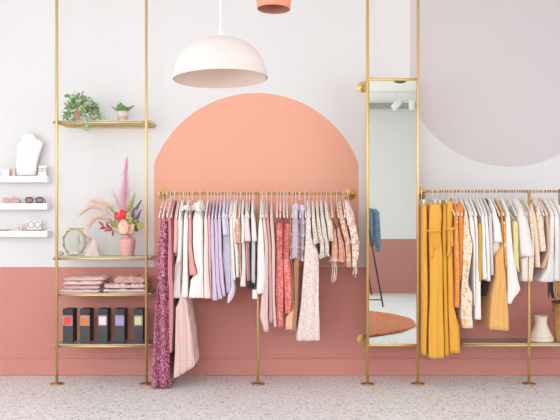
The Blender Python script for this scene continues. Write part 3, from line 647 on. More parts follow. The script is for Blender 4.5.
G2('top', 'warm beige top between the frilled blouse and pleated skirts', T, 'warm beige top', beige, [(SH, 544.2, 547.2), (235, 545.6, 547.9), (252, 545.8, 547.4), (268, 539.5, 544.5)], hx=544.5)
G2('pleated_skirt', 'white pleated skirt, leftmost of three at the right edge', 'skirt', 'leftmost white pleated skirt', pleat, [(SH, 547.9, 552.8), (250, 547.9, 552.8), (268, 545.5, 552.8), (281.5, 539, 552.4)], hx=549, fold=.012, lam=.016, group='white pleated skirts')
G2('pleated_skirt', 'white pleated skirt, middle of three at the right edge', 'skirt', 'middle white pleated skirt', pleat, [(SH, 553.1, 558), (250, 553.1, 558), (280.5, 552.8, 558.8)], hx=553.3, fold=.012, lam=.016, group='white pleated skirts')
G2('pleated_skirt', 'white pleated skirt, rightmost of three and cut by the frame', 'skirt', 'rightmost white pleated skirt', pleat, [(SH, 558.3, 563.5), (250, 558.3, 564), (281, 559.1, 565)], hx=558.3, fold=.012, lam=.016, group='white pleated skirts')
# fringed bag behind the skirts
x0 = wx(566.5, DG)
bag = thing('fringed_bag', 'brown and tan fringed bag hanging behind the pleated skirts', 'bag', (x0, YR, Z2))
b = B(); tube(b, [(x0, YR-.02, Z2-.35), (x0, YR-.008, Z2-.1), (x0, YR-.015, Z2+.004), (x0, YR-.009, Z2+.0135), (x0, YR, Z2+.0165), (x0, YR+.009, Z2+.0135), (x0, YR+.015, Z2+.004), (x0, YR+.008, Z2-.1), (x0, YR+.02, Z2-.35)], .0025, 6); obj('shoulder_strap', b, brown, bag)
b = B(); box(b, x0-.01, x0+.012, YR-.15, YR+.13, Z2-.62, Z2-.34, .005); obj('pouch', b, fabric('tan leather', 'c08d60'), bag)
rnd = random.Random(3)
tanl = fabric('tan leather', 'c08d60'); blk = fabric('black leather', '2c2320')
for i in range(14):
    xa = wx(548.3+i*.98, DG); y = YR-.15+rnd.uniform(-.02, .02)
    b = B(); tube(b, [(x0-.012+.001*i, y+.02, Z2-.56), (xa, y, wz(276, DG)), (xa+rnd.uniform(-.004, .004), y, wz(290, DG)), (xa+rnd.uniform(-.01, .01), y-.005, wz(297+rnd.uniform(-3, 4), DG))], [.005, .009, .009, .004], 6)
    obj('fringe', b, [brown, tanl, blk, tanl, brown][i % 5], bag)

# ------------------------------------------------------------------ right shelf: knitted vessel and wicker basket
def textured(name, c, c2, scale, strength=.6):
    m = mat(name, c, .85); n = N(m); v = n.coord((1, 1, 1)); d = n.voro(v, scale); n.link(n.mix(d, lin(c2), lin(c)), n.b.inputs['Base Color']); n.bump(d, strength, .006); return m
d = 6.12; c = at(541, 0, d); zs = Z2S
px = d/F
bk = thing('woven_vessel', 'cream woven flared vessel on the low glass shelf by the pole', 'vessel', (c.x, c.y, zs))
h = (343-318.3)*px; R = 12.6*px
b = B(); P = [(R*.93, 0), (R*.985, .012), (R*.93, .035)]
for i in range(8): f = i/7; P.append((R*(.93-.47*f**.85), .035+(h*.70-.035)*f))
P += [(R*.455, h*.78), (R*.485, h*.90), (R*.50, h*.985), (R*.46, h), (R*.42, h*.97), (R*.39, h*.7), (R*.6, h*.3), (.02, .03)]
lathe(b, P, (c.x, c.y, zs+.0005), 48); obj('body', b, textured('cream weave', 'fbf0e0', 'ecdac2', 130), bk)
b = B(); K = 28; rr = R*.485
tube(b, [(c.x+rr*math.cos(2*PI*k/K), c.y+rr*math.sin(2*PI*k/K), zs+h+.004*math.sin(9*2*PI*k/K)) for k in range(K)], .006, 8, closed=True); obj('rim', b, textured('cream weave rim', 'f4e8d8', 'e0cdb5', 130), bk)
c = at(566.7, 0, 6.1); px = 6.1/F
bk = thing('wicker_basket', 'tan wicker basket with dark rim on the low shelf at right edge', 'basket', (c.x, c.y, zs))
h = (343-303.5)*px
b = B(); lathe(b, [(11*px, 0), (11.3*px, .01), (13.8*px, h), (13.2*px, h), (11*px, .03), (.02, .02)], (c.x, c.y, zs+.0005), 48)
m = mat('wicker', 'd49a62', .7); n = N(m); v = n.coord(); sp = n.new('ShaderNodeSeparateXYZ'); n.link(v, sp.inputs[0])
rw = n.math('SINE', n.math('MULTIPLY', sp.outputs[2], 2*PI/.018)); vo = n.voro(v, 70)
n.link(n.mix(n.math('MULTIPLY', n.math('ADD', n.math('MULTIPLY', rw, .5), 1.), n.math('MULTIPLY', vo, .9)), lin('b97c48'), lin('dfab76')), n.b.inputs['Base Color']); n.bump(rw, .5, .004)
obj('body', b, m, bk)
b = B(); tube(b, [(c.x+13.6*px*math.cos(2*PI*k/36), c.y+13.6*px*math.sin(2*PI*k/36), zs+h) for k in range(36)], .008, 8, closed=True); obj('rim', b, mat('dark wicker', '5c3626', .7), bk)

# ------------------------------------------------------------------ candle boxes
zs = SZ[3]
boxm = mat('charcoal box card', '47474a', .6)
for i, (xa, xb, cc, nm) in enumerate([(62.7, 72.8, 'f0503f', 'red'), (80, 89.8, 'f4782a', 'orange'), (98, 107.3, 'f0dde6', 'pale pink'), (115, 124.4, 'a99be0', 'lavender'), (133.8, 142.8, 'd9dc9c', 'pale green')]):
    d = 6.1; x0, x1 = wx(xa, d), wx(xb, d); y0 = d-DW; y1 = y0+.13; zt = zs+(343.9-310.5)*d/F
    t = thing('candle_box', f'tall charcoal box with {nm} square label on the lowest shelf', 'box', ((x0+x1)/2, (y0+y1)/2, zs), 'charcoal boxes on the lowest shelf')
    b = B(); box(b, x0, x1, y0, y1, zs+.0006, zt-.045, .002); obj('box_body', b, boxm, t, smooth=False)
    b = B(); box(b, x0-.001, x1+.001, y0-.001, y1+.001, zt-.0445, zt, .002); obj('lid', b, mat('black box card', '3a393c', .6), t, smooth=False)
    b = B(); zl = wz(325.8, d); zu = wz(315.4, d); box(b, x0+.001, x1-.001, y0-.0028, y0-.0012, zl, zu); l = obj('label_band', b, mat('grey label', 'a29a9a', .7), t, smooth=False)
    w_ = x1-x0; b = B(); box(b, x0+w_*.14, x1-w_*.16, y0-.0042, y0-.0029, zl+.010, zu-.012); obj('label_square', b, mat(nm+' label', cc, .6), l, smooth=False)

# ------------------------------------------------------------------ folded tops
zs = SZ[2]
foldpk = [fabric('folded pale pink', 'efcfca'), fabric('folded blush', 'ecc4bf'), fabric('folded rose', 'e4b0aa')]
def folded(label, xa, xb, ya, yb, m, seed, tilt=0, rough=.004, ruff=False):
    rnd = random.Random(seed); d = 6.04; x0, x1 = wx(xa, d), wx(xb, d); z0, z1 = wz(yb, d), wz(ya, d); y0, y1 = d-DW, d-DW+.24
    b = B(); NX, NY = 26, 12; cx, cy, cz = (x0+x1)/2, (y0+y1)/2, (z0+z1)/2; hz = (z1-z0)/2
    p = [rnd.uniform(0, 6) for _ in range(6)]
    def nz(u, v): return rough*(math.sin(7*u+p[0]+2*v)+.7*math.sin(13*u-5*v+p[1])+.6*math.sin(9*v+p[2]))
    K = 22; loops = []
    for i in range(NX+1):
        u = -1+2*i/NX; loop = []
        ex = (1-abs(u)**8)**.5
        for k in range(K):
            a = 2*PI*k/K; cs, sn = math.cos(a), math.sin(a)
            y = math.copysign(abs(cs)**.35, cs); z = math.copysign(abs(sn)**.7, sn)
            sc = .55+.45*ex
            layer = .006*math.sin(a*6+p[3]+u) if cs < 0 else 0
            yy = cy+y*(y1-y0)/2*(1-.03*abs(u))+layer+nz(u*1.3, z)*1.5
            zz = cz+z*hz*sc+max(0, z)*nz(u, y)+tilt*u*hz*max(0, z)
            if ruff and z > -.2: zz += .010*math.sin(21*u+3*y+p[4])*math.sin(15*y+p[5]+4*u); yy += .010*math.sin(30*u+p[1])*(cs < 0)
            loop.append(b.verts.new((cx+u*(x1-x0)/2+.006*math.sin(5*y+p[2])*abs(u), yy, max(zz, z0+.002))))
        loops.append(loop)
    for a, c_ in zip(loops, loops[1:]):
        for k in range(K): b.faces.new((a[k], a[(k+1) % K], c_[(k+1) % K], c_[k]))
    b.faces.new(loops[0]); b.faces.new(loops[-1])
    o = obj('folded_top', b, m, origin=(cx, cy, z0)); tag(o, label, 'folded clothes', 'folded pink tops on the shelf'); return o
folded('pale pink folded top at the bottom of the left pile', 59.3, 99, 289.4, 293, foldpk[0], 1, 0, .002)
folded('pale pink folded top second from bottom of the left pile', 63, 98.5, 285.6, 289.2, foldpk[1], 2, 0, .002)
folded('thick pale pink folded top on the left pile', 63, 101, 281.3, 285.4, foldpk[0], 3, .2, .003)
folded('slightly rumpled blush folded top topmost on the left pile', 64, 103.5, 277.2, 281.1, foldpk[1], 4, .25, .003)
folded('wide blush folded top at the bottom of the right pile', 103, 145.3, 289, 293, foldpk[0], 5, 0, .004)
folded('blush folded top in the middle of the right pile', 104.5, 145.5, 284, 288.8, foldpk[0], 6, .1, .004, True)
folded('crumpled rose ruffled top on top of the right pile', 114, 145, 276.5, 283.8, foldpk[2], 7, .1, .005, True)

# ------------------------------------------------------------------ shelf two: terrarium, crystal, vase with flowers
zs = SZ[1]; d = 6.14
t_g = clear_glass('pale green glass', 'f1f5ef', .5, .05)
brw = mat('antique brass wire', 'd6bd98', .5, .6)
c = at(75, 243, d); px = d/F; R = 13.6*px
ter = thing('glass_terrarium', 'round faceted glass terrarium with brass edges on the middle shelf', 'terrarium', (c.x, c.y, zs))
zc = zs+R*math.cos(PI/10)+.0095
ringA = [Vector((c.x-.015+R*.86*math.cos(2*PI*(k+.5)/10), c.y+.06, zc+R*.98*math.sin(2*PI*(k+.5)/10))) for k in range(10)]
ringB = [Vector((c.x+R*.80*math.cos(2*PI*(k+.5)/10), c.y-.045, zc+R*.98*math.sin(2*PI*(k+.5)/10))) for k in range(10)]
tip = Vector((c.x+R*1.28, c.y-.03, zc+.02))
b = B(); A = [b.verts.new(p) for p in ringA]; Bv = [b.verts.new(p) for p in ringB]; tv = b.verts.new(tip)
b.faces.new(A)
for k in range(10): b.faces.new((A[k], A[(k+1) % 10], Bv[(k+1) % 10], Bv[k]))
right = [k for k in range(10) if ringB[k].x > c.x-.01]; 
for k in range(10):
    if ringB[k].x > c.x and ringB[(k+1) % 10].x > c.x: b.faces.new((Bv[k], Bv[(k+1) % 10], tv))
obj('glass_panels', b, t_g, ter, smooth=False)
b = B()
for ring in (ringA, ringB):
    for k in range(10): tube(b, [ring[k], ring[(k+1) % 10]], .0042, 6)
for k in range(10):
    tube(b, [ringA[k], ringB[k]], .0028, 6)
    if ringB[k].x > c.x: tube(b, [ringB[k], tip], .0036, 6)
obj('brass_edges', b, brw, ter)
b = B(); tube(b, [(c.x-.05, c.y, zc+R*.98), (c.x+.075, c.y-.01, zc+R*.985)], .005, 6); obj('top_bar', b, brw, ter)
b = B(); tube(b, [(c.x+.035, c.y-.02, zs+.012), (c.x+.03, c.y-.02, zs+.07), (c.x+.038, c.y-.02, zs+.12), (c.x+.03, c.y-.02, zs+.17)], [.006, .004, .007, .003], 7)
for k in range(7):
    a = k*.9; tube(b, [(c.x+.034, c.y-.02, zs+.09+.008*k), (c.x+.034+.02*math.cos(a), c.y-.02+.01*math.sin(a), zs+.12+.008*k)], [.004, .0008], 5)
obj('air_plant', b, mat('pale air plant', 'c3c4ae', .8), ter)
b = B()
ell(b, (c.x, c.y, zs+.022), .075, .04, .012, 14, 6); obj('sand', b, mat('white sand', 'efe9e2', .9), ter)
c2 = at(94, 0, 6.1); 
b = B(); base = [(-.066, -.035), (-.02, -.055), (.05, -.04), (.07, .01), (.03, .05), (-.05, .04)]
mid = [(-.05, -.03, .05), (-.01, -.045, .055), (.035, -.03, .045), (.045, .01, .05), (.02, .035, .05), (-.035, .03, .06)]
v0 = [b.verts.new((c2.x+x, c2.y+y, zs+.0006)) for x, y in base]; v1 = [b.verts.new((c2.x+x, c2.y+y, zs+z)) for x, y, z in mid]
tp = b.verts.new((c2.x-.008, c2.y, zs+.137)); tp2 = b.verts.new((c2.x+.018, c2.y-.008, zs+.118))
b.faces.new(v0)
for k in range(6): b.faces.new((v0[k], v0[(k+1) % 6], v1[(k+1) % 6], v1[k]))
tops = [tp, tp, tp2, tp2, tp, tp]
for k in range(6):
    a, e = tops[k], tops[(k+1) % 6]
    if a is e: b.faces.new((v1[k], v1[(k+1) % 6], a))
    else: b.faces.new((v1[k], v1[(k+1) % 6], e, a))
tag(obj('rose_quartz', b, mat('rose quartz', 'f0dcd8', .25, 0, .25), smooth=False, origin=(c2.x, c2.y, zs)), 'pale pink faceted quartz crystal beside the terrarium', 'crystal')
# a small clear stone at the far left
b = B(); c3 = at(60.8, 0, 6.15); ell(b, (c3.x, c3.y, zs+.0195), .028, .025, .019, 9, 5); tag(obj('glass_pebble', b, mat('grey quartz', 'd9d4d2', .2, 0, .3), smooth=False, origin=(c3.x, c3.y, zs)), 'small pale grey crystal left of the terrarium', 'crystal')
# vase
DV = 6.12; vc = at(127, 0, DV); px = DV/F
vs = thing('ribbed_vase', 'pink ribbed ceramic vase holding the flower arrangement', 'vase', (vc.x, vc.y, zs))
h = (256.6-235.5)*px
P = [(6.4*px, 0), (6.6*px, .004)]
for i in range(1, 12):
    f = i/11; r = (6.6+1.9*math.sin(f*PI/2)**1.2)*px; P.append((r*(1+.025*math.sin(i*2.1)), .004+h*.72*f))
P += [(8.1*px, h*.78), (7.0*px, h*.83), (5.3*px, h*.87), (4.4*px, h*.91), (4.5*px, h*.96), (5.0*px, h), (4.5*px, h), (3.9*px, h*.92), (5*px, h*.8), (5.5*px, .05), (.01, .02)]
b = B(); lathe(b, P, (vc.x, vc.y, zs+.0006), 40); obj('body', b, mat('pink glaze', 'e3aca2', .45), vs)
mouth = Vector((vc.x, vc.y, zs+h-.03))
green = mat('leaf green', '6f8f3f', .6); lime = mat('lime green', 'c3cf73', .7); stemg = mat('stem green', '7d9355', .7)
FA = 'flower arrangement in the pink vase'
def P3(px_, py_, d_=DV): return at(px_, py_, d_)
def stem(parent, top, bend=.0, r=.0025, m=stemg, off=(0, 0)):
    b = B(); p0 = mouth+Vector((off[0], off[1], 0)); midp = (p0+top)/2+Vector((bend, 0, .02))
    pts = [p0*(1-t)**2+midp*2*t*(1-t)+top*t*t for t in [i/8 for i in range(9)]]
    tube(b, pts, r, 6); return obj('stem', b, m, parent), pts
def fluff(nm, c):
    new = nm not in MATS; m = mat(nm, c, .95)
    return translucent(m, .2) if new else m
def plume(name, label, tipp, ctrl, length, col, seed, nst=150, ln=.05, spread=.018, start=.35, off=(0, 0), thick=.0013, tp_=.6):
    rnd = random.Random(seed); t = thing(name, label, 'flower', mouth, FA)
    p0 = mouth+Vector((off[0], off[1], 0)); q = Vector(ctrl); e = Vector(tipp)
    def pt(s): return p0*(1-s)**2+q*2*s*(1-s)+e*s*s
    b = B(); tube(b, [pt(i/12) for i in range(13)], [.0026-.0018*i/12 for i in range(13)], 6); obj('stem', b, mat('straw', 'dcb79c', .8), t)
    b = B()
    for i in range(nst):
        s = start+(1-start)*rnd.random()**.9; p = pt(s); tan_ = (pt(min(1, s+.02))-pt(s-.02)).normalized()
        side = Vector((rnd.gauss(0, 1), rnd.gauss(0, 1), rnd.gauss(0, 1))); side = (side-tan_*side.dot(tan_)).normalized()
        taper = 1-tp_*(s-start)/(1-start)
        L = ln*rnd.uniform(.6, 1.1); q1 = p+side*spread*taper*.6+tan_*L*.5; q2 = p+side*spread*taper*1.2+tan_*L+Vector((0, 0, -.006))
        wv = tan_.cross(side)*thick
        a = [b.verts.new(p-wv*.6), b.verts.new(p+wv*.6), b.verts.new(q1+wv), b.verts.new(q1-wv), b.verts.new(q2)]
        b.faces.new((a[0], a[1], a[2], a[3])); b.faces.new((a[3], a[2], a[4]))
    obj('plume', b, fluff(*col), t); return t
pm = ('blush pampas fluff', 'fde4d6')
plume('pampas_grass', 'blush pampas plume drooping lowest to the left of the vase', P3(91, 224, 6.08), P3(104, 206, 6.1), 0, pm, 1, 300, .10, .045, .35, (-.01, 0))
plume('pampas_grass', 'blush pampas plume arching farthest left from the vase', P3(84.5, 211, 6.12), P3(106, 196, 6.12), 0, pm, 2, 320, .10, .045, .35, (-.008, .006))
plume('pampas_grass', 'blush pampas plume upper of the three left ones', P3(93, 201.5, 6.15), P3(113, 199, 6.14), 0, pm, 3, 260, .09, .04, .38, (-.004, .01))
plume('pink_plume', 'tall upright pink feathery plume rising from the vase', P3(126.3, 164), P3(123, 205), 0, ('hot pink fluff', 'fbc3dc'), 4, 620, .085, .085, .33, (0, .008), tp_=.93)
plume('pink_plume', 'short wispy mauve plume left of the tall pink one', P3(114, 194.5), P3(122, 212), 0, ('mauve fluff', 'f3dbe8'), 5, 130, .07, .035, .4, (-.004, .008))
def anthurium(label, cx, cy, rx, ry, m, ms, rot=0, d_=6.03, face=0.0):
    top = P3(cx, cy, d_); t = thing('anthurium', label, 'flower', mouth, FA)
    stem(t, top+Vector((0, .012, 0)), 0, .003)
    b = B(); NR, NA = 6, 28; rings = []
    for i in range(NR+1):
        f = i/NR; ring = []
        for k in range(NA):
            a = 2*PI*k/NA; heart = 1-.22*max(0, math.cos(a))**6+.12*max(0, -math.cos(a))**4
            x = rx*f*math.sin(a)*(1.0); z = ry*f*math.cos(a)*heart
            xr = x*math.cos(rot)-z*math.sin(rot); zr_ = x*math.sin(rot)+z*math.cos(rot)
            ring.append(b.verts.new(top+Vector((xr, -.004+.020*f*f-.004*math.cos(3*a)*f+face*zr_, zr_))) if i else None)
        rings.append(ring)
    cv = b.verts.new(top+Vector((0, -.004, 0)))
    for k in range(NA): b.faces.new((cv, rings[1][k], rings[1][(k+1) % NA]))
    for a, c_ in zip(rings[1:], rings[2:]):
        for k in range(NA): b.faces.new((a[k], a[(k+1) % NA], c_[(k+1) % NA], c_[k]))
    o = obj('spathe', b, m, t); sd = o.modifiers.new('thick', 'SOLIDIFY'); sd.thickness = .0025
    b = B(); s0 = top+Vector((0, -.006, ry*.3)); tube(b, [s0, s0+Vector((-.004, -.02, .012)), s0+Vector((-.01, -.03, .034))], [.005, .0048, .003], 8); obj('spadix', b, ms, t)
    return t
anthurium('glossy red anthurium at the centre of the arrangement', 119.9, 215, .05, .046, mat('red anthurium', 'e23a3a', .25), mat('cream spadix', 'f6e3c8', .6), .5, 6.02)
pan = mat('peach anthurium', 'f8c6b0', .3)
anthurium('pale peach anthurium hanging over the vase lip, left one', 123, 228, .045, .064, pan, mat('cream spadix', 'f6e3c8', .6), PI+.05, 6.01)
anthurium('pale peach anthurium hanging over the vase lip, right one', 130, 229.5, .034, .052, pan, mat('cream spadix', 'f6e3c8', .6), PI-.3, 6.06)
def cluster(name, label, cx, cy, r, m, seed, n_=60, d_=6.06, leafm=None):
    rnd = random.Random(seed); top = P3(cx, cy, d_); t = thing(name, label, 'flower', mouth, FA); stem(t, top, 0, .0025)
    b = B()
    for i in range(n_):
        v = Vector((rnd.gauss(0, 1), rnd.gauss(0, 1), rnd.gauss(0, 1))).normalized()
        ell(b, top+v*r*rnd.uniform(.65, 1), r*.24, r*.24, r*.18, 7, 5)
    obj('blossom', b, m, t); return t
cluster('hydrangea', 'lime green hydrangea head below the red anthurium', 128, 219.5, .037, mat('hydrangea lime', 'c9cf86', .8), 11)
cluster('hydrangea', 'small lime green pompon bloom on the right of the vase', 140, 226, .026, mat('pompon lime', 'd0cf80', .8), 12, 40)
cluster('hydrangea', 'mid green round bud cluster between the two lime blooms', 135, 222, .028, mat('bud green', 'a9ba55', .8), 13, 40, 6.1)
def spike(name, label, base, tip_, m, r0, seed, n_=70):
    rnd = random.Random(seed); t = thing(name, label, 'flower', mouth, FA); bp, tp_ = Vector(base), Vector(tip_)
    stem(t, tp_, 0, .0022); b = B()
    for i in range(n_):
        f = i/n_; p = bp.lerp(tp_, f); a = i*2.4; rr = r0*(1-.7*f)
        ell(b, p+Vector((math.cos(a)*rr, math.sin(a)*rr, 0)), .007*(1-.5*f), .007*(1-.5*f), .009*(1-.4*f), 7, 5)
    obj('blossom', b, m, t); return t
spike('snapdragon', 'tall lime green flower spike right of the pink plume', P3(127.5, 212), P3(135, 193), lime, .017, 21)
spike('purple_flower', 'purple flower spike leaning right in the arrangement', P3(131.5, 219), P3(134.5, 208), mat('purple petals', '9a6fa0', .8), .016, 22, 50)
spike('purple_flower', 'second purple flower spike nearest to the pole', P3(136, 220), P3(141, 210), mat('purple petals', '9a6fa0', .8), .012, 23, 45)
spike('green_spike', 'thin dark green budded stem pointing up right', P3(136, 209), P3(141.5, 200), mat('dark bud green', '6d7f4a', .8), .008, 24, 36)
def leaf(bm, base, dirv, up, L, W, curl=.2, n_=6):
    dirv = dirv.normalized(); sd_ = dirv.cross(up).normalized(); nrm = sd_.cross(dirv)
    prev = None
    for i in range(n_+1):
        f = i/n_; wv = W*math.sin(PI*(f**.8)*.97+.05)*.5 if 0 < f < 1 else .0006
        c_ = base+dirv*L*f-nrm*curl*L*f*f
        row = [bm.verts.new(c_-sd_*wv+nrm*wv*.25), bm.verts.new(c_), bm.verts.new(c_+sd_*wv+nrm*wv*.25)]
        if prev:
            bm.faces.new((prev[0], prev[1], row[1], row[0])); bm.faces.new((prev[1], prev[2], row[2], row[1]))
        prev = row
def spray(name, label, top, m, n_, L, W, seed, spread=1.2, dn=0.0):
    rnd = random.Random(seed); t = thing(name, label, 'foliage', mouth, FA); top = Vector(top); _, pts = stem(t, top, 0, .002)
    b = B(); main = (top-mouth).normalized()
    for i in range(n_):
        p = pts[5+(i % 4)]; dv = (main+Vector((rnd.uniform(-1, 1), rnd.uniform(-.6, .6), rnd.uniform(-1, 1)+dn))*spread).normalized()
        leaf(b, p, dv, Vector((0, -1, .2)), L*rnd.uniform(.7, 1.1), W, .2)
    obj('leaves', b, m, t); return t
spray('leafy_sprig', 'olive green leafy sprig on the left of the vase', P3(113.5, 223), mat('olive leaf', '9aa04c', .6), 14, .06, .018, 31)
spray('leafy_sprig', 'dark green leaf sprig under the right blooms', P3(136, 228), mat('dark leaf', '556b45', .6), 10, .05, .018, 32)
spray('leafy_sprig', 'grey green sprig tip left of the red anthurium', P3(111, 208.5), mat('grey green leaf', '8f9c78', .6), 7, .035, .014, 34, .8)
spray('burgundy_leaf', 'burgundy pointed leaves drooping left of the vase', P3(104.5, 227), mat('burgundy leaf', 'b5405e', .6), 9, .075, .018, 33, 1.0, -.5)

# ------------------------------------------------------------------ top shelf plants
zs = SZ[0]
terra = mat('pink terracotta', 'dba79c', .8); soil = mat('soil', '4b372c', .95)
d = 6.13; c = at(77.5, 0, d); px = d/F
pp = thing('trailing_plant', 'trailing leafy green plant in a pink pot on the top shelf', 'potted plant', (c.x, c.y, zs))
hp = 17.5*px
b = B(); lathe(b, [(4.2*px, 0), (4.4*px, .004), (5.4*px, hp*.8), (5.9*px, hp*.8), (6*px, hp), (5.4*px, hp), (5.0*px, hp*.82), (.01, hp*.8)], (c.x, c.y, zs+.0006), 32); obj('pot', b, terra, pp)
b = B(); ell(b, (c.x, c.y, zs+hp*.86), 4.9*px, 4.9*px, .012, 14, 6); obj('soil', b, soil, pp)
rnd = random.Random(5)
top = Vector((c.x, c.y, zs+hp*.9))
ends = [(66, 121, 6.08), (67, 108, 6.1), (69, 96, 6.14), (75, 96, 6.14), (80, 95, 6.1), (86, 97, 6.14), (92, 101, 6.1), (96, 106, 6.1), (99, 110, 6.14), (101, 117, 6.12), (68, 115, 6.05), (70, 123, 6.0), (86, 110, 6.05), (91, 118, 6.06), (84, 126, 5.95), (90, 130, 5.94), (95, 119, 6.06), (71, 102, 6.05), (88, 104, 6.08), (99, 117.5, 6.16), (65, 119, 6.18)]
sb = B(); lbs = B(); lb2 = B()
for (ex, ey, ed) in ends:
    e = at(ex, ey, ed); mid = (top+e)/2+Vector((0, 0, .07 if ey > 100 else .02)); 
    if ey > 122: mid = Vector(((top.x+e.x)/2+.02, -.46, zs+.14))
    pts = [top*(1-t)**2+mid*2*t*(1-t)+e*t*t for t in [i/9 for i in range(10)]]
    tube(sb, pts, .0018, 5)
    for i in range(2, 10):
        for q in range(2):
            dv = Vector((rnd.uniform(-1, 1), rnd.uniform(-1, .5), rnd.uniform(-.9, .7)))
            p = pts[i]+Vector((rnd.uniform(-.012, .012), rnd.uniform(-.012, .012), rnd.uniform(-.012, .012)))
            if p.z < zs+.02 and -.37 < p.y: p.z = zs+.02+rnd.uniform(0, .02); dv.z = abs(dv.z)
            leaf(lbs if rnd.random() < .55 else lb2, p, dv, Vector((rnd.uniform(-.4, .4), -1, .5)), rnd.uniform(.03, .05), rnd.uniform(.02, .03), .25, 4)
obj('stem', sb, stemg, pp); obj('foliage', lbs, mat('ivy green', '7c9d6c', .55), pp); obj('foliage', lb2, mat('pale ivy green', 'b0c49c', .55), pp)
c = at(122.8, 0, d)
sp_ = thing('potted_succulent', 'small green succulent in a two-tone pink pot on the top shelf', 'potted plant', (c.x, c.y, zs))
hp = 10.6*px
b = B(); lathe(b, [(4.6*px, 0), (4.8*px, .003), (5.0*px, hp*.45)], (c.x, c.y, zs+.0006), 32); obj('pot', b, mat('blush pot', 'e3bdb4', .7), sp_)
b = B(); lathe(b, [(5.0*px, hp*.45), (5.55*px, hp*.47), (5.75*px, hp), (5.2*px, hp), (5.0*px, hp*.85), (.01, hp*.84)], (c.x, c.y, zs+.0006), 32); obj('pot_band', b, mat('pale pink pot rim', 'ecd0cb', .7), sp_)
b = B(); ell(b, (c.x, c.y, zs+hp*.88), 4.8*px, 4.8*px, .008, 14, 6); obj('soil', b, soil, sp_)
suc = mat('succulent green', '5f8a4c', .45); bs = Vector((c.x, c.y, zs+hp*.9))
for i, (ex, ez, L, W) in enumerate([(-.55, 1, .075, .045), (.2, 1, .06, .05), (.65, .8, .07, .045), (-.15, .9, .085, .05), (.95, .75, .105, .024), (-1.1, .75, .105, .018), (.5, .5, .05, .04), (-.6, .5, .05, .04)]):
    b = B(); leaf(b, bs+Vector((ex*.01, -.012+.01*(i % 3), 0)), Vector((ex, -.25+.15*(i % 3), ez)), Vector((0, -1, .3)), L, W, .12, 8)
    o = obj('leaf', b, suc if i not in (4, 5) else mat('grey green succulent tip', '86907a', .5), sp_); m_ = o.modifiers.new('thick', 'SOLIDIFY'); m_.thickness = .006

# ------------------------------------------------------------------ white wall ledges with jewellery
DL = 6.265; px = DL/F
ledges = []
for i, (yt, yb, nm) in enumerate([(175.8, 182.3, 'top'), (203.2, 209.6, 'middle'), (230.8, 237, 'lowest')]):
    x1 = wx(47.3, DL); z1, z0 = wz(yt, DL), wz(yb, DL)
    b = B(); box(b, -2.75, x1, -.11, -.0005, z0, z1, .003)
    o = obj('wall_ledge', b, white_paint, smooth=False, origin=((x1-2.75)/2, -.055, z0)); tag(o, f'white block wall ledge at far left, {nm} of three', 'wall shelf', 'white wall ledges'); ledges.append(z1)
DJ = 6.31; px = DJ/F
z0 = ledges[0]; cx = wx(29, DJ)
nb = thing('necklace_bust', 'white necklace display bust on the top ledge', 'jewellery display', (cx, DJ-DW, z0))
b = B(); rows = [(175.6, 16.5, 36), (165, 16.3, 37), (155, 16.8, 39.5), (147, 17.2, 42.3), (142.5, 18.4, 43.8), (140.3, 21, 41), (138.5, 22.5, 36.3), (135.8, 22.9, 34.6), (133.6, 23.8, 33.4)]
loops = []
for (y, xl, xr) in rows:
    c_ = wx((xl+xr)/2, DJ); t = (xr-xl)/2*px; dp = .034 if y > 139 else .022; z = max(wz(y, DJ), z0+.0006)
    loops.append([b.verts.new((c_+t*math.copysign(abs(math.cos(a))**.7, math.cos(a)), DJ-DW+dp*math.sin(a), z)) for a in [2*PI*k/28 for k in range(28)]])
for a, c_ in zip(loops, loops[1:]):
    for k in range(28): b.faces.new((a[k], a[(k+1) % 28], c_[(k+1) % 28], c_[k]))
b.faces.new(loops[0]); b.faces.new(loops[-1]); obj('bust', b, mat('white leatherette', 'f6f4f3', .6), nb)
ng = mat('fine gold chain', 'dcc9a6', .4, .6)
for nm, (ry, xw_) in (('short', (149, 5.2)), ('long', (154.5, 7.2))):
    b = B(); pts = []
    for k in range(13):
        f = k/12; xx_ = 27.2+xw_*(f*2-1); yy = 139.5+(ry-139.5)*(1-(f*2-1)**2)
        pts.append((wx(xx_, DJ), DJ-DW-.036-.002*(nm == 'long'), wz(yy, DJ)))
    tube(b, pts, .0011, 5); ell(b, (wx(27.2, DJ), DJ-DW-.039, wz(ry+1, DJ)), .005, .002, .006, 8, 6)
    o = obj('necklace', b, ng, origin=(cx, DJ-DW, wz(ry, DJ))); tag(o, f'fine gold necklace, the {nm}er one worn by the white bust'.replace('shorter', 'shorter'), 'necklace')
def small_box(name, label, cat, xa, xb, h, z, m, dep=.03):
    b = B(); box(b, wx(xa, DJ), wx(xb, DJ), DJ-DW-dep/2, DJ-DW+dep/2, z+.0006, z+h, .002)
    o = obj(name, b, m, smooth=False, origin=(wx((xa+xb)/2, DJ), DJ-DW, z)); tag(o, label, cat); return o
small_box('ring_box', 'tiny tan box left of the necklace bust', 'box', 12.6, 16, .066, z0, mat('tan card', 'd9c3b3', .8))
small_box('display_block', 'low pale lilac block at the far left of the top ledge', 'display block', 2, 10, .06, z0, mat('pale lilac card', 'efe6ea', .8))
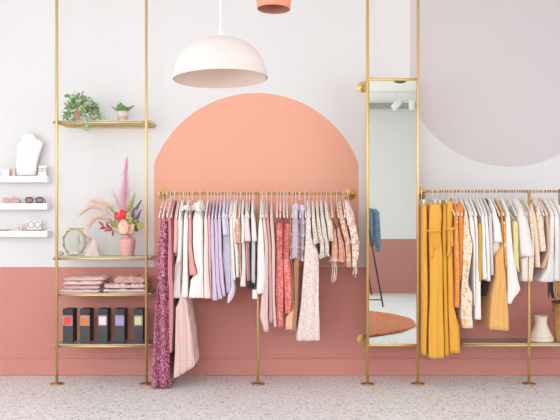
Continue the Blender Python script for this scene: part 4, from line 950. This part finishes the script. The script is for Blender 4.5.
def hoops(label, label2, xs, zbase, h, mm, card):
    xa, xb = xs; t = thing('earring_stand', label, 'earring stand', (wx((xa+xb)/2, DJ), DJ-DW, zbase))
    b = B(); box(b, wx(xa, DJ), wx(xb, DJ), DJ-DW-.02, DJ-DW+.02, zbase+.0006, zbase+.010, .002); obj('base', b, card, t, smooth=False)
    b = B(); box(b, wx(xa+.5, DJ), wx(xb-.5, DJ), DJ-DW+.004, DJ-DW+.008, zbase+.010, zbase+h, .001); obj('card', b, mat('clear white card', 'f3f1ef', .5), t, smooth=False)
    for k, q in enumerate((.28, .72)):
        xc = wx(xa+(xb-xa)*q, DJ); R_ = (xb-xa)*.19*px
        b = B(); tube(b, [(xc+R_*math.cos(2*PI*j/20), DJ-DW+.0, zbase+h*.62+R_*math.sin(2*PI*j/20)) for j in range(20)], .0026, 6, closed=True)
        o = obj('hoop_earring', b, mm, origin=(xc, DJ-DW, zbase+h*.62)); tag(o, f'{"left" if k == 0 else "right"} {label2}', 'earring')
hoops('pale earring stand right of the necklace bust on the top ledge', 'pale gold hoop on the top ledge stand', (37.6, 46.8), z0, .088, mat('pale gold', 'bfb6a6', .35, .8), white_plastic)
hoops('grey based earring stand on the lowest ledge', 'silver hoop on the lowest ledge stand', (26.8, 41.5), ledges[2], .083, mat('dull silver', 'a89f9a', .35, .8), mat('taupe base', '9c8c82', .5))
def sunglasses(label, xa, xb, hh, z, fm, lm):
    xl, xr = wx(xa, DJ), wx(xb, DJ); t = thing('sunglasses', label, 'sunglasses', ((xl+xr)/2, DJ-DW, z)); wl = (xr-xl)*.43; y = DJ-DW-.02
    for s in (0, 1):
        x0_ = xl if s == 0 else xr-wl; cx_ = x0_+wl/2; cz_ = z+hh/2+.001
        pts = []
        for k in range(24):
            a = 2*PI*k/24; ca, sa = math.cos(a), math.sin(a)
            pts.append((cx_+wl/2*.93*math.copysign(abs(ca)**.6, ca), y, cz_+hh/2*.88*math.copysign(abs(sa)**.6, sa)))
        b = B(); tube(b, pts, .0042, 7, closed=True); obj('rim', b, fm, t)
        b = B(); vs_ = [b.verts.new(p) for p in pts]; b.faces.new(vs_); r_ = bmesh.ops.extrude_face_region(b, geom=b.faces[:]); bmesh.ops.translate(b, verts=[v for v in r_['geom'] if isinstance(v, bmesh.types.BMVert)], vec=(0, .002, 0)); obj('lens', b, lm, t, smooth=False)
        xt = xl if s == 0 else xr
        b = B(); tube(b, [(xt, y, cz_+hh*.25), (xt+(.004 if s == 0 else -.004), y+.05, cz_+hh*.2), (xt, y+.066, z+.006)], .0028, 6); obj('temple', b, fm, t)
    b = B(); tube(b, [(xl+wl*.95, y, z+hh*.62), ((xl+xr)/2, y-.003, z+hh*.72), (xr-wl*.95, y, z+hh*.62)], .003, 6); obj('bridge', b, fm, t)
sunglasses('round pink sunglasses on the middle ledge', 4, 19, .046, ledges[1], mat('rose frame', 'd7a9a0', .3), mat('pink lens', 'c99a93', .15))
sunglasses('dark brown rectangular sunglasses on the middle ledge', 26.3, 44, .052, ledges[1], mat('dark tortoise frame', '3d2528', .3), mat('smoky lens', '8f7378', .15))
b = B(); zz0 = ledges[2]; lathe(b, [(.03, 0.0006), (.036, .004), (.038, .012), (.035, .012), (.03, .006), (.005, .005)], (wx(4.6, DJ), DJ-DW, zz0), 28)
tag(obj('trinket_dish', b, mat('copper dish', 'c9a184', .4, .5), origin=(wx(4.6, DJ), DJ-DW, zz0)), 'flat copper trinket dish at the left of the lowest ledge', 'dish')
t = thing('ring_holder', 'small pale pink ring holder in the middle of the lowest ledge', 'ring holder', (wx(19.5, DJ), DJ-DW, zz0))
b = B(); lathe(b, [(.032, .0006), (.034, .006), (.03, .010)], (wx(19.5, DJ), DJ-DW, zz0), 28); obj('base', b, mat('pale pink ceramic', 'efdbd8', .5), t)
for k in (-1, 1):
    b = B(); lathe(b, [(.013, .0), (.009, .03), (.003, .052), (.0005, .054)], (wx(19.5, DJ)+k*.016, DJ-DW, zz0+.010), 18); obj('cone', b, mat('pale pink ceramic', 'efdbd8', .5), t)

# ------------------------------------------------------------------ what the mirror shows: rug, garment rack, denim jacket, spotlights
m = mat('orange rug wool', 'cf6f4a', .95); n = N(m); v = n.coord(); f_ = n.noise(v, 16, 6)
n.link(n.mix(f_, lin('9c4530'), lin('ea9468')), n.b.inputs['Base Color']); n.bump(n.noise(v, 60, 3), .8, .02)
RC = Vector((wx(277, 10.2), -.375-(10.2-6), 0)); RG = 1.85
b = B(); NA = 96; rings = []
rnd = random.Random(9)
prof = [(RG-.02, .001), (RG+.005, .012), (RG, .026), (RG-.03, .034)] + [(RG*(1-i/14), .034) for i in range(1, 14)]
for (r, z) in prof:
    rings.append([b.verts.new((RC.x+(r+(.012*math.sin(k*5.1)+rnd.uniform(-.008, .008) if r > 1.6 else 0))*math.cos(2*PI*k/NA), RC.y+r*math.sin(2*PI*k/NA), z+(rnd.uniform(-.003, .003) if z > .02 else 0))) for k in range(NA)])
for a, c_ in zip(rings, rings[1:]):
    for k in range(NA): b.faces.new((a[k], a[(k+1) % NA], c_[(k+1) % NA], c_[k]))
b.faces.new(rings[0]); b.faces.new(rings[-1])
tag(obj('round_rug', b, m, origin=RC), 'large round orange rug seen in the mirror', 'rug')
def vy(V): return -.375-(V-6.0)
dkm = mat('dark iron', '3b3a3c', .5, .3)
VF, VB = 12.3, 14.7
rk = thing('garment_rack', 'dark A-frame garment rack seen in the mirror', 'clothes rack', (1.4, vy(13.4), 0))
zt = 1.74
for V in (VF, VB):
    y = vy(V); xc = 1.39 if V == VF else 1.50
    for s in (-1, 1):
        b = B(); tube(b, [(xc+s*.3, y, .001), (xc-s*.015, y, zt)], .014, 10); obj('leg', b, dkm, rk)
    b = B(); tube(b, [(xc-.28, y, .115), (xc+.28, y, .115)], .010, 10); obj('crossbar', b, dkm, rk)
b = B(); tube(b, [(1.39, vy(VF)+.06, zt-.03), (1.51, vy(VB)-.06, zt-.03)], .011, 12); obj('rail', b, dkm, rk)
V = 12.62; y = vy(V); zr_ = zt-.03
t = thing('clothes_hanger', 'hanger under the denim jacket on the dark rack', 'hanger', (1.39, y, zr_), None)
b = B(); tube(b, [(1.39+.015*math.cos(math.radians(a)), y, zr_+.015*math.sin(math.radians(a))) for a in range(-50, 200, 20)]+[(1.39-.012, y, zr_-.012), (1.39, y, zr_-.03), (1.39, y, zr_-.06)], .0022, 6); obj('hook', b, dkm, t)
b = B(); tube(b, [(1.39+.2*q, y, zr_-.06-.045*abs(q)**1.3) for q in [-1+.2*k for k in range(11)]], .005, 8); obj('shoulder_bar', b, dkm, t)
den = mat('blue denim', '6d92a8', .85); n = N(den); v = n.coord(); n.link(n.mix(n.noise(v, 14, 4), lin('3a5a72'), lin('87a4b6')), n.b.inputs['Base Color'])
jk = thing('denim_jacket', 'blue denim jacket hanging on the dark rack in the mirror', 'jacket', (1.39, y, zr_))
b = B(); loops = []
for (z, hw, hd) in [(zr_-.055, .06, .03), (zr_-.075, .12, .05), (zr_-.10, .19, .06), (zr_-.16, .205, .075), (zr_-.3, .20, .085), (zr_-.5, .20, .09), (zr_-.70, .20, .085), (zr_-.72, .195, .08)]:
    loops.append([b.verts.new((1.39+hw*math.copysign(abs(math.cos(a))**.8, math.cos(a)), y+hd*math.sin(a)*(1+.08*math.sin(5*a+z*9)), z)) for a in [2*PI*k/36 for k in range(36)]])
for a, c_ in zip(loops, loops[1:]):
    for k in range(36): b.faces.new((a[k], a[(k+1) % 36], c_[(k+1) % 36], c_[k]))
b.faces.new(loops[0]); b.faces.new(loops[-1]); obj('body', b, den, jk)
for s in (-1, 1):
    b = B(); pts = [(1.39+s*.185, y, zr_-.115), (1.39+s*.22, y+.01, zr_-.17), (1.39+s*.235, y+.02, zr_-.36), (1.39+s*.25, y+.04, zr_-.60), (1.39+s*.255, y+.045, zr_-.80)]
    tube(b, pts, [.05, .062, .058, .05, .044], 16); sl = obj('sleeve', b, den, jk)
    b = B(); tube(b, [(1.39+s*.252, y+.045, zr_-.75), (1.39+s*.256, y+.046, zr_-.81)], .048, 16); obj('cuff', b, den, sl)
    b = B(); box(b, 1.39+s*.10-.05, 1.39+s*.10+.05, y+.075, y+.094, zr_-.36, zr_-.24, .006); obj('pocket', b, den, jk)
b = B(); tube(b, [(1.39+.075*math.cos(a), y+.04*math.sin(a), zr_-.07+.02*math.sin(a)*-1) for a in [2*PI*k/20 for k in range(20)]], .02, 8, closed=True); obj('collar', b, den, jk)
# ceiling track with two spotlights and a ceiling vent, opposite the mirror
V = 13.8; y = vy(V)
tr = B(); box(tr, .6, 3.4, y-.018, y+.018, ZC-.03, ZC-.0005); tag(obj('lighting_track', tr, white_plastic, smooth=False, origin=(2, y, ZC)), 'white ceiling lighting track seen in the mirror', 'lighting track')
for px_, rotv, nm in ((396.5, -.75, 'tilted'), (412, .05, 'upright')):
    x = wx(px_, V); zc_ = 3.57; t = thing('spotlight', f'white {nm} track spotlight seen at the top of the mirror', 'spotlight', (x, y, ZC-.03), 'track spotlights')
    R = Matrix.Rotation(-rotv, 3, 'Y')
    b = B(); tube(b, [(x, y, ZC-.032), (x, y, zc_+.02)], .01, 8); obj('bracket', b, white_plastic, t)
    b = B(); lathe(b, [(.052, .085), (.057, .08), (.06, -.095), (.054, -.095), (.052, -.07), (.01, -.068)], (x, y, zc_), 28, R); obj('lamp_head', b, white_plastic, t)
x = wx(400, 12.85); y = vy(12.85)
vt = thing('ceiling_vent', 'small dark ceiling vent at the top of the mirror', 'vent', (x, y, ZC))
b = B(); lathe(b, [(.10, -.0005), (.10, -.012), (.085, -.018), (.02, -.018)], (x, y, ZC), 28); obj('cover', b, mat('grey vent', '6d6a66', .6), vt)
b = B(); lathe(b, [(.05, -.0185), (.05, -.026), (.02, -.03)], (x, y, ZC), 24); obj('sensor_dome', b, mat('dark dome', '4a4744', .4), vt)
